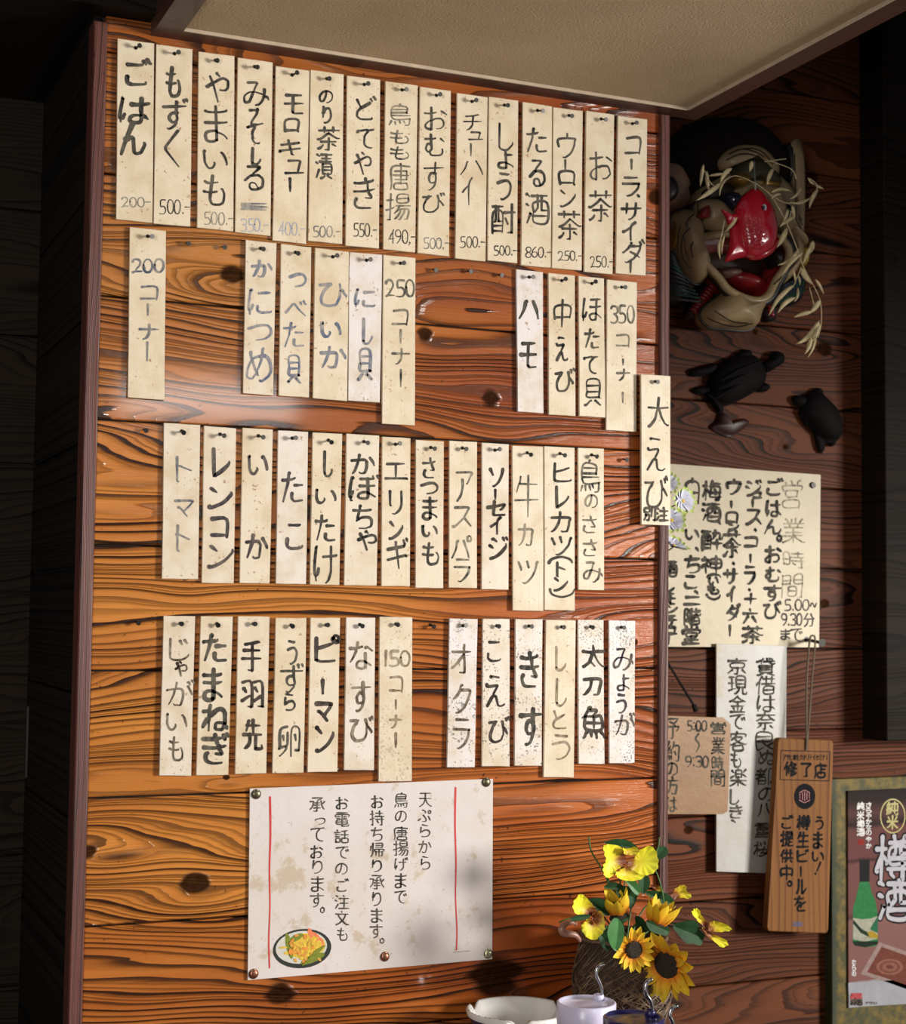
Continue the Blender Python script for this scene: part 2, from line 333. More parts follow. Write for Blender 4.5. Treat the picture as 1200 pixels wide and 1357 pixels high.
 'ま': [[0,26,31,27,47,25],[0,9,8,10,31,10,46,9,47,7],[24,0,25,55,23,58,20,60,11,61,3,59,0,55,0,49,4,45,10,43,23,43,26,45,32,46,40,50,46,54,47,56]],
 'み': [[11,8,33,7,31,14,27,24,26,29],[51,39,59,42,61,47],[23,30,21,37,15,50,11,53,5,54,1,52,0,49,0,44,2,38,11,31,18,30,30,30,51,36],[53,24,52,35,47,50,38,59,34,61,30,61]],
 'む': [[16,25,6,26,2,31,0,36,0,40,3,46,7,48,13,48],[49,11,60,20],[0,11,22,11,32,9,33,7],[16,0,16,25,18,32,18,36,17,42,13,48,13,54,15,58,21,61,38,61,47,59,52,54,53,44,52,42]],
 'め': [[38,13,45,14,51,17,55,21,60,31,60,41,56,50,49,56,38,61,35,61,33,60],[34,15,36,14,35,12,28,13,13,18,12,22,9,23,5,28,0,38,0,49,1,52,6,55,11,55,15,53,21,47,24,46],[41,0,39,3,38,13,36,13,36,20,31,31,27,39,24,41],[9,5,10,12,16,29,21,38,24,41,24,46,26,47,28,49]],
 'も': [[0,32,17,35,35,34,37,33],[1,11,13,14,37,13],[21,0,16,38,16,49,18,54,20,58,26,61,41,61,50,58,53,55,56,48,56,39,50,29,47,28]],
 'ゃ': [[27,1,29,1,34,6],[0,29,10,25,14,24,18,21,31,16,43,13,49,13,56,15,60,19,61,28,60,32,53,37,44,38,36,37],[8,8,14,18,14,21,18,24,30,61]],
 'や': [[0,29,13,24,17,20,20,20,32,15,42,12,49,12,57,16,59,19,60,26,58,32,55,35,49,37,36,36],[0,29,13,24,15,22,17,24,30,61],[8,7,15,23,0,29],[27,0,35,6]],
 'ゅ': [[5,2,2,5,0,16,0,31,1,32,2,48],[32,0,33,10,25,12,16,16,11,21,6,30,1,32],[16,35,17,40,20,43,26,46,33,48,44,47,51,44,55,39,57,32,57,25,55,19,49,13,40,10,33,10,34,11,34,35,32,47,29,49,28,54,21,61,17,61]],
 'ょ': [[26,15,51,14],[26,0,27,55,25,59,20,61,6,60,0,55,0,49,1,46,4,43,13,41,24,41,42,48,49,53,52,57]],
 'ら': [[2,36,6,36,10,33,18,29,23,28,32,27,37,28,43,31,48,38,48,44,47,49,39,57,31,60,22,61,11,61,8,59],[9,1,12,0,23,3,38,5],[3,14,1,32,1,35,2,36,0,41]],
 'り': [[1,23,5,21,9,13,13,9,17,6,21,5,29,5,32,7,36,11,39,20,40,32,39,39,35,47,32,51,25,57,16,60,11,61,8,60],[3,0,0,19,1,23,0,39]],
 'る': [[8,0,41,0,39,5,23,19,20,24],[0,38,12,29,20,24,21,25,39,24,46,27,53,32,55,39,55,47,53,52,48,56,36,61,24,61,20,60,15,57,14,55,14,50,15,47,19,44,24,43,30,45,35,49,38,56,38,60]],
 'を': [[32,35,26,36,16,44,14,50,15,57,19,60,24,61,50,60],[32,32,37,31,55,23],[21,0,20,9],[0,9,29,9,45,7],[12,25,16,26,26,24,30,27,32,32,32,47],[17,9,16,14,12,21,12,25,0,37]],
 'ん': [[13,34,18,34,25,31,31,32,33,36,35,57,37,60,42,61,50,60,55,56,61,45,60,41],[28,4,14,29,13,34,8,41,0,60]],
 'ア': [[0,2,61,2,60,8,57,12,46,25,43,25],[29,18,29,32,27,41,24,48,19,53,13,58,9,61,6,60]],
 'ィ': [[0,33,13,28,28,21,35,20],[56,0,45,11,36,16,35,20,35,61]],
 'イ': [[0,32,14,27,29,20,36,18],[56,0,37,16,36,61]],
 'ウ': [[26,0,26,13],[0,32,0,13,52,13,53,20,50,31,42,46,34,53,25,59,19,61,14,60]],
 'エ': [[29,17,29,58],[0,58,58,58,61,61],[5,17,54,16]],
 'オ': [[0,51,5,49,16,41,29,29,34,23,37,21],[1,15,38,16,59,15],[38,0,38,14,37,21,39,22,39,58,37,61,35,61,25,61,24,60]],
 'カ': [[1,16,55,16,56,29,55,40,51,58,49,60,45,61,35,61,33,59],[27,0,26,14,24,29,21,37,13,52,4,60,0,61]],
 'キ': [[0,42,2,40,57,31],[23,0,25,11,27,15,29,33,31,37,34,56,34,58,39,61],[1,17,50,10,51,7]],
 'ギ': [[52,0,55,7],[0,44,47,36,51,36,53,38],[20,6,21,18,23,22,30,61],[0,22,43,16,45,15,47,10,47,9,44,3]],
 'ク': [[23,12,51,12,52,14,52,19,43,37,34,48,27,54,15,60,13,61,8,61],[23,12,20,13,14,21,6,28,2,31,0,31],[30,0,26,1,24,6,23,12]],
 'コ': [[0,55,61,55],[2,0,61,1,61,61]],
 'サ': [[45,3,45,32,42,46,39,51,35,56,27,61,24,61],[17,4,16,39],[0,20,61,20]],
 'ジ': [[4,61,21,56,40,44,55,29,57,26,57,20],[9,5,12,4,24,12],[0,23,12,30],[46,4,50,12],[57,1,61,8]],
 'ス': [[8,5,53,5,51,13,42,28,40,31,39,36],[0,60,4,61,11,57,26,46,35,37,39,36],[39,36,54,51,61,59]],
 'セ': [[21,0,20,50,22,58,25,60,31,61,53,60,58,60,60,58],[0,26,19,23,24,21,29,21,52,16,59,15,59,20,56,25,49,35,45,38]],
 'ソ': [[56,0,54,11,49,25,39,42,29,52,18,59,15,61,10,60],[0,2,11,21]],
 'ダ': [[22,15,49,15],[22,15,19,16,14,23,7,30,2,34,0,34],[24,6,22,15],[55,0,60,7],[21,32,35,40,45,48],[49,4,52,10,51,12,49,15,49,21,47,27,39,41,35,44,32,49,22,56,12,61,8,61]],
 'チ': [[0,28,61,28],[32,8,31,34,30,43,24,53,19,58,15,61,10,61],[8,9,32,8,49,4,53,5]],
 'ツ': [[61,5,58,8,56,17,52,28,42,42,34,51,24,58,17,61,11,60],[0,8,7,25,6,27],[24,3,29,18,29,20]],
 'テ': [[32,25,31,36,28,48,24,54,19,59,16,61,10,61],[10,5,51,4],[0,25,61,25]],
 'ト': [[0,22,7,22,14,25,33,33],[0,0,0,51,0,58,4,61]],
 'ナ': [[0,21,61,21],[32,2,31,32,29,42,24,51,19,56,13,61,9,61]],
 'ハ': [[20,12,18,14,17,22,12,39,0,61],[42,11,54,38,61,61]],
 'パ': [[19,16,16,18,14,29,10,41,0,61],[37,16,50,45,55,61],[54,4,49,6,48,9,48,13,50,17,55,18,58,17,60,15,61,10,58,5,54,4]],
 'ヒ': [[0,28,22,23,44,15],[0,0,0,53,2,58,5,60,12,61,34,61,48,60,50,57]],
 'ビ': [[0,31,6,30,16,27,39,19],[39,3,43,10],[48,0,52,7],[0,7,0,49,1,57,4,60,12,61,31,61,44,59]],
 'ピ': [[40,7,41,10,45,14,51,13,52,12,54,9,53,4,49,0,44,0,41,4,40,7],[0,30,10,29,39,19],[0,6,0,55,1,58,6,60,12,61,31,61,44,59]],
 'マ': [[0,7,61,7,60,14,54,22,32,44],[10,32,14,32,27,43,32,44],[32,44,33,49,44,61]],
 'ミ': [[0,51,3,50,7,50,30,55,48,61,52,60],[10,1,12,0,19,1,40,5,52,9,56,7],[8,23,25,27,46,33]],
 'モ': [[25,6,25,53,26,57,28,59,33,61,58,61],[0,31,61,31],[5,6,54,6]],
 'ュ': [[9,21,47,22,48,31,45,51,44,61],[0,61,61,61]],
 'ラ': [[0,20,55,21,55,22,54,30,51,36,40,49,31,56,23,60,17,61,13,60],[8,0,51,0]],
 'リ': [[40,0,39,32,35,47,27,55,22,58,16,61,10,60],[0,1,0,35,3,39]],
 'ル': [[36,8,36,59,42,58,50,53,59,44,61,41],[16,8,14,41,7,56,2,61,0,61]],
 'レ': [[0,0,0,61,7,61,13,59,32,50,43,43,51,36,54,32,54,29]],
 'ロ': [[0,52,57,52],[0,58,0,1,57,1,57,57,61,61]],
 'ン': [[0,60,4,61,19,56,40,44,57,26,61,20,61,15],[3,3,19,16]],
 '中': [[0,37,53,37],[27,0,27,61],[0,41,0,13,53,13,53,41]],
 '了': [[0,0,51,0,52,1,50,6,29,22,29,57,28,60,26,61,15,61]],
 '予': [[32,25,32,60,20,61],[50,0,49,5,38,13,36,16],[7,0,55,0],[0,25,40,25,41,23,43,25,59,25,61,25,59,31,55,37,51,40],[20,11,30,15,36,16,37,18,40,20,41,23]],
 '二': [[0,61,61,61],[6,16,54,16]],
 '京': [[29,37,9,36,9,20,48,20,48,36,29,37],[29,37,28,60,26,61,18,61],[13,46,10,46,0,58],[45,46,55,58],[26,0,29,4,30,9],[0,9,57,9]],
 '供': [[30,50,27,55,21,61],[9,21,3,24,0,31],[52,51,59,60],[31,2,31,40],[51,2,51,40],[22,17,60,17],[20,40,61,40],[17,2,16,3,10,13,9,20,10,22,10,61]],
 '修': [[29,61,45,56,52,52,58,48,60,48],[19,21,19,50],[28,40,32,40,41,36,44,33,48,33],[32,50,42,46,51,41],[46,24,47,26,52,28,57,30,61,29],[8,22,4,23,0,28,0,32],[32,13,41,22,42,24],[14,3,9,14,8,22,9,23,9,61],[36,2,35,9,33,9,32,13,30,13,26,18],[35,9,56,9,55,13,46,24,42,24,39,26,26,31]],
 '借': [[26,47,55,47],[9,21,4,23,0,28,0,32],[55,47,54,35,26,35,26,59,55,59,55,47],[49,3,49,25],[30,3,30,25],[21,10,58,10],[18,25,61,25],[17,2,16,2,10,15,9,21,9,23,9,61]],
 '先': [[39,31,39,58,41,60,58,60,60,56,60,52],[19,31,18,44,14,53,6,59,2,61,0,61],[11,11,54,11],[30,0,30,31],[0,31,59,31],[15,1,12,5,11,11,10,12,5,21]],
 '八': [[39,3,42,24,47,40,55,54,61,61],[17,5,12,37,7,48,0,59]],
 '六': [[0,19,61,19],[43,34,60,60],[21,33,17,35,9,51,1,61],[28,0,32,10]],
 '刀': [[27,3,25,26,22,37,17,47,12,53,5,59,0,61],[2,3,61,3,60,40,57,56,55,60,52,61,41,61]],
 '分': [[23,27,21,40,16,50,6,59,2,61,0,61],[41,0,46,10,53,19,59,24],[4,23,8,27,49,27,49,41,47,57,44,61,33,61],[19,0,14,9,4,23,0,26]],
 '別': [[11,21,3,21,3,2,26,1,27,20,11,21],[58,0,58,58,56,61,47,61],[10,34,27,34,26,51,24,60,22,61,15,61,12,59],[40,8,40,42],[11,21,10,34,10,35,8,45,4,55,0,60]],
 '十': [[30,0,30,61],[0,27,60,27]],
 '卵': [[47,49,55,49,57,46,57,5,35,5,35,61],[23,13,23,35,22,39,20,41,20,46,16,51,11,56,2,61,1,61],[3,43,18,40,20,41,19,42],[44,19,48,30],[11,19,14,29],[23,0,3,7,3,43,0,45,0,47]],
 '唐': [[35,46,17,47,17,60,55,60,55,47,54,46,35,46],[61,6,6,6,4,46,0,61],[12,27,60,27],[17,17,53,17,54,18,54,36,53,37,17,37],[34,0,36,4,35,46]],
 '営': [[32,35,12,35,11,22,44,22,45,23,45,34,44,35,32,35],[53,0,50,1,49,3,46,7,45,11],[26,0,28,5,28,11],[6,1,10,7,10,11],[51,61,51,45,6,46,6,61,51,61],[0,21,0,11,56,11,56,21]],
 '堂': [[29,35,47,35,48,34,48,23,12,22,12,35,29,35],[8,0,13,7,13,11],[29,0,29,11],[51,1,46,7,47,11],[7,47,54,47],[29,35,29,61],[0,22,1,11,59,11,59,22],[0,61,59,61]],
 '大': [[0,21,28,22],[0,61,6,59,18,47,23,39,26,28,30,22,59,21],[29,0,28,22,32,28,38,42,44,49,50,56,58,61,61,61]],
 '天': [[29,31,27,35,25,40,20,49,8,58,2,61,0,61],[4,7,55,7],[29,7,29,28,35,41,41,50,49,56,58,61,61,60],[1,29,27,29,29,31,31,29,58,29]],
 '太': [[0,19,29,20,30,0],[0,61,2,61,8,57,19,48,25,34,27,25,30,22,33,25,36,33,44,48,53,57,59,61,61,61],[60,19,32,19,28,24,25,34,19,48,24,50,34,61]],
 '奈': [[14,22,18,26,43,26,47,22],[30,39,30,60,27,61,21,61],[15,48,4,58],[45,48,54,57],[27,1,25,10],[8,39,53,39],[39,10,41,15,47,22,55,28,58,30,61,29],[21,10,20,15,14,22,3,30,0,30],[2,10,58,10]],
 '客': [[12,46,46,45],[26,0,28,1,30,8],[24,13,21,14,20,18],[1,16,1,8,56,8,57,16],[12,42,12,61,46,61,46,45,48,41],[0,44,12,42,13,40,25,36,26,33],[4,28,12,23,16,23,16,20,20,18,22,19,42,19,42,24,33,31,32,33],[16,23,26,33,32,33,33,36,48,41,55,42,61,41]],
 '帰': [[12,0,11,43,9,51,4,60],[27,10,54,10],[54,39,54,55,49,57],[3,14,2,22,0,31,1,34],[26,39,26,56],[25,1,54,1,54,18,53,19,24,19],[40,28,40,61],[26,39,20,35,21,28,60,28,60,34,54,39,26,39]],
 '店': [[34,26,57,26],[29,0,31,1,33,4,34,10],[34,41,18,41,18,59,54,59,54,41,34,41],[34,18,34,41],[60,10,6,10,6,37,3,52,0,61]],
 '手': [[0,37,61,37],[5,20,57,20],[31,3,31,57,29,61,17,61],[6,5,31,3,49,0,55,1]],
 '承': [[60,19,53,27,50,27],[0,17,14,17,14,21,13,29,10,39,4,48,0,53],[22,23,40,23],[17,46,44,46],[20,34,41,34],[46,2,44,7,31,15,30,59,28,61,19,61,16,59],[10,1,52,1],[46,15,51,37,55,45,61,53]],
 '持': [[31,44,36,52],[52,24,52,60,50,61,44,61],[25,37,61,37],[1,15,17,15],[27,10,58,10],[43,1,43,24],[24,24,61,24],[10,1,10,60,8,61,4,61],[0,39,1,38,9,36,12,34,18,32]],
 '提': [[27,13,56,13],[41,45,56,45],[0,41,1,39,18,33],[56,13,55,23,27,22,27,5,28,4,55,4,56,5,56,13],[24,32,60,32],[10,2,10,59,8,61,4,61],[1,16,17,16],[41,32,41,59],[27,49,30,51,35,58,41,59,44,61,61,60],[28,40,27,49,26,50,23,57,19,61]],
 '揚': [[48,39,47,46,42,54,37,61,33,61],[29,12,56,12],[38,39,37,43,32,50,25,57,22,58],[0,38,9,36,12,34,16,33,19,31],[56,12,55,21,29,21,29,3,55,3,56,12],[24,30,61,30],[11,1,11,57,10,60,4,61],[1,15,18,15],[30,39,58,39,56,58,54,61,48,61],[33,30,30,39,28,40,21,46]],
 '文': [[11,15,12,20,17,29,29,45,16,55,1,61],[47,15,46,21,42,30,30,45,16,55,1,61],[1,61,16,55,29,45,46,57,56,61,61,60],[28,3,30,8],[0,15,59,15]],
 '方': [[19,29,50,30,49,43,46,58,44,61,39,61,31,61,28,58],[29,0,31,5,30,9,30,13],[0,13,58,13],[20,13,19,29,15,43,10,53,4,58,0,61]],
 '時': [[0,26,16,26],[28,44,33,50,34,53],[50,23,50,58,49,61,40,61],[22,35,58,35],[25,9,56,9],[40,0,40,23],[22,23,59,23],[0,47,16,47,16,5,0,5,0,52]],
 '桜': [[22,60,27,61,33,59,41,55,43,52],[54,32,53,39,46,52],[60,3,55,17,52,20],[25,4,29,16],[40,1,42,9,42,14],[27,48,31,46],[1,16,20,16],[39,23,37,31,34,34,31,46],[20,35,23,32,61,32],[11,0,10,26,11,29,11,61],[31,46,41,50,43,52,46,52,58,60],[0,50,0,45,3,40,8,29,10,28,16,30,19,34,20,35,20,41]],
 '梅': [[30,8,59,8],[8,30,5,32,4,34,2,42,0,44,0,49],[9,25,14,27,17,33,17,35],[38,25,41,26,45,29],[39,41,44,44],[23,35,61,35],[1,15,16,15],[45,61,52,60,54,56,55,45,56,19,30,19,27,37,26,51,60,51],[9,0,9,25,8,30,9,32,9,61],[32,0,30,8,28,9,23,18]],
 '業': [[34,46,36,49,38,51,48,56,57,60,61,59],[0,59,1,60,3,59,18,53,23,49,25,46],[54,1,51,3,48,9,48,13],[6,1,8,2,12,8,12,13],[17,13,17,18,19,21,20,25],[23,1,23,13],[36,1,36,13],[43,14,40,25],[8,35,52,35],[30,26,30,61],[1,13,58,13],[4,25,55,25],[1,45,34,46,35,45,58,45]],
 '楽': [[0,59,4,59,14,54,22,48,25,43],[35,43,38,48,47,54,57,59,61,58],[20,19,41,19],[41,23,48,23,60,31],[1,31,14,23],[58,5,49,13],[5,7,11,13],[30,1,29,8],[30,31,30,61],[30,31,20,31,20,8,29,8,41,8,41,30,40,31,30,31],[2,41,24,41,25,43,35,43,37,41,60,41]],
 '樽': [[26,30,58,30],[29,46,29,52,34,57],[54,0,52,0,51,3,50,7],[32,0,34,7],[46,8,46,23,49,24,58,24],[49,38,49,59,46,61,42,61],[1,16,18,16],[21,46,61,46],[36,8,36,21,34,25,31,25],[49,38,58,37,58,16,26,16,26,38,49,38],[23,8,60,8],[10,0,10,21,9,28,10,29,10,61],[0,48,0,45,6,31,9,28,12,28,15,30,19,36,18,38]],
 '注': [[13,42,2,61],[0,23,9,28],[4,2,13,7],[37,1,41,9],[40,15,40,61],[23,37,56,37],[20,15,59,15],[18,61,61,61]],
 '漬': [[23,41,55,41],[23,33,55,33],[12,40,2,59],[0,20,8,24],[3,0,12,4],[17,61,24,59,31,55,31,50],[47,50,46,55,61,61],[22,9,57,9],[39,1,39,17],[31,50,23,49,23,26,24,25,55,25,55,50,31,50],[17,18,61,18],[20,2,59,2]],
 '牛': [[0,36,60,36],[10,12,56,13],[31,0,31,61],[12,2,10,12,8,13,2,24]],
 '現': [[47,39,47,60,49,61,59,61,61,54],[35,39,34,47,31,53,23,60,19,61,17,60],[28,27,56,27],[28,16,56,16],[11,6,11,46],[2,25,19,25],[35,39,28,38,28,5,56,5,56,38,55,39,35,39],[1,5,20,5],[0,51,1,49,10,47,12,45,22,44]],
 '生': [[0,61,61,61],[9,14,57,14],[30,0,30,61],[8,37,54,37],[13,1,10,10,9,14,7,15,1,25]],
 '白': [[0,56,47,56],[0,33,47,33],[22,0,19,11],[0,61,0,11,47,11,47,61]],
 '神': [[10,1,14,6],[28,26,59,26],[44,0,44,61],[28,26,29,11,59,11,59,41,28,41,28,26],[2,12,19,12,19,17,14,25,11,31,11,61],[0,41,1,38,6,34,14,31,19,35,21,37,21,40]],
 '米': [[33,29,38,37,48,48,58,55,61,55],[26,29,12,47,0,56],[54,4,47,16,45,18,43,19],[5,4,12,13,13,18],[29,0,29,61],[0,27,25,27,26,29,33,29,34,27,59,27]],
 '約': [[36,13,61,13,60,39,58,57,55,61,45,61],[5,47,2,60,0,60],[15,46,16,58],[24,44,24,45,27,54],[41,32,48,41],[15,20,14,24,8,31,6,36,24,34],[24,25,23,27,24,34,26,37,25,39],[39,0,36,13,30,22],[16,0,11,9,6,15,4,20,17,20,22,13]],
 '純': [[3,47,0,60],[20,43,20,47,21,54],[11,47,12,58],[12,2,8,11,4,16,2,21,12,21],[30,22,30,41,58,41],[29,10,61,10],[43,1,44,58,45,60,47,61,57,61,61,59,61,55],[58,22,58,46],[18,28,21,39],[0,38,4,37,8,37,20,35],[18,14,15,20,12,21,11,26,5,32,4,37]],
 '羽': [[0,47,20,36,25,35],[36,45,56,34,61,33],[38,13,46,23],[5,15,12,24],[36,0,61,0,61,59,60,61,48,61],[1,0,26,0,26,58,24,61,15,61]],
 '良': [[0,20,42,20],[32,51,46,41,49,41],[21,0,22,7],[0,34,42,34,42,7,0,7,0,61,17,57,20,55],[18,34,20,41,28,50,32,51,34,54,48,61,53,60]],
 '茶': [[1,58,5,57,11,52,14,48],[42,46,43,46,51,52],[0,33,3,33,13,28,21,23,28,17,30,16,46,27,56,32,61,32],[43,0,43,13],[16,0,16,13],[1,7,59,7],[30,30,30,59,28,61,22,61],[9,38,50,38]],
 '話': [[3,60,20,60,20,43,4,43,3,60],[0,15,22,15],[3,24,20,24],[3,34,20,34],[10,3,12,8],[45,42,32,42,32,61,58,61,58,42,45,42],[45,7,45,42],[29,25,61,25],[30,9,45,7,57,4]],
 '貝': [[10,15,53,15],[10,29,53,29],[0,61,4,61,20,51,23,51],[39,51,42,51,58,61,61,61],[10,29,10,43,52,43,53,42,53,2,10,1,10,29]],
 '貸': [[11,34,51,34],[11,42,51,42],[38,10,39,13,41,15,48,20,56,20,59,19,59,17],[38,56,41,55,56,61,61,61],[1,60,4,61,20,55,23,55],[42,1,46,1,52,3,53,8],[0,13,3,14,9,9,14,8],[32,1,34,9],[11,34,11,26,50,26,51,27,51,49,51,50,11,50,11,34],[22,10,59,8],[21,0,17,3,14,7,14,19]],
 '都': [[48,50,50,52,57,51,61,47,60,36,58,33,52,26,52,23,59,10,60,4,59,3,41,3,41,61],[7,45,29,45],[17,22,16,26,13,29,12,32],[14,0,14,21],[3,7,24,7,28,11],[7,35,7,61],[32,2,24,16,23,21],[0,21,32,21],[0,38,7,35,8,33,11,32,14,33,29,33,29,58,7,57]],
 '酎': [[1,56,26,56],[1,44,26,44],[37,28,43,40,43,42],[34,17,61,17],[54,0,54,59,52,61,43,61],[9,2,9,30,5,36,1,36],[17,2,17,33,17,34,26,34],[0,2,26,2],[1,61,1,16,26,16,26,60]],
 '酒': [[20,47,59,47],[10,41,10,42,1,61],[1,3,3,3,9,7],[0,23,7,26],[32,5,33,27,32,31,25,38,20,38],[44,5,44,34,47,35,59,35],[18,5,61,5],[20,38,20,20,58,20,59,60,20,60,20,38]],
 '酔': [[1,56,25,56],[1,45,25,45],[32,10,52,10,52,24,53,27,57,27,60,26,61,20],[41,2,40,15,38,19,36,25,31,29],[9,5,10,25,9,32,6,37,1,37],[17,5,17,33,18,34,25,34],[45,31,45,61],[31,42,59,42],[0,5,25,5],[1,61,2,18,25,18,25,60]],
 '重': [[0,61,61,61],[0,14,61,14],[5,50,56,50],[8,31,53,31],[30,41,53,41,53,23,52,22,8,23,8,40,9,41,30,41],[30,4,30,61],[7,5,30,4,31,3,52,2]],
 '金': [[47,46,42,55,39,56],[12,46,15,54],[4,38,54,38],[29,24,29,61],[1,61,58,61],[11,19,13,23,29,24,46,23,49,20],[30,5,40,13,49,18,49,20,51,20,58,23,61,22],[0,23,1,23,11,19,21,12,27,6,30,5,30,2,32,1]],
 '間': [[17,43,39,43],[0,11,22,11],[34,11,56,11],[17,43,17,31,39,31,39,54,17,54,17,43],[56,22,34,22,34,0,56,0,56,58,55,60,46,61],[0,22,21,22,22,21,22,0,1,0,0,1,0,61]],
 '階': [[9,44,13,43,15,39,14,29,10,20,14,6,14,2,0,2,0,61],[25,47,55,47],[43,11,49,10,57,6,60,6],[24,9,36,9],[40,29,38,30,37,35],[43,0,44,25,46,26,58,25,60,20],[37,35,25,36,25,59,55,59,55,36,37,35],[24,0,23,25,37,22]],
 '電': [[38,25,52,25],[7,25,20,25],[38,17,50,17],[9,17,20,17],[0,19,0,9,58,9,59,19],[29,1,29,26],[7,42,52,42],[29,33,29,58,30,60,33,61,56,61,60,59,61,54],[52,42,52,51,7,51,7,33,52,33,52,42],[4,0,54,0]],
 '魚': [[18,4,19,5,36,5,36,9,33,12,32,16],[10,49,8,50,4,57,0,61],[49,49,54,54,58,60],[36,49,36,52,38,59],[21,52,22,59],[8,30,51,30],[29,17,29,42],[22,0,19,0,18,4,15,6,9,14,8,17,8,42,51,42,50,17,34,17,32,16,30,17,8,17,1,20]],
 '鳥': [[8,33,57,33],[8,15,47,15],[5,49,0,60],[30,0,27,1,26,6],[16,50,17,58],[28,49,30,57],[39,49,42,53],[8,24,46,24,47,24,47,7,8,6,9,42,54,42,55,43,54,56,52,60,43,61]]}
# ---- crops of the measuring frame: name -> (x offset, y offset, scale)
CR = dict(c1=(100,0,3.0),c2=(480,60,2.857),c3=(100,290,2.609),c4=(540,320,3.3333),c5=(840,420,3.3333),
 c6=(100,540,2.609),c7=(480,560,2.857),c8=(190,790,3.158),c9=(560,790,3.529),
 s0=(300,1010,3.158),s1=(860,600,4.286),s2=(860,840,3.769),s3=(980,960,3.418),m=(880,160,4.523),f=(740,1100,7.5),g=(740,1150,6.556),h=(860,1140,6.785),p=(1090,1020,4.027))
def cp(k, x, y):
    a, b, s = CR[k]
    return a + x/s, b + y/s
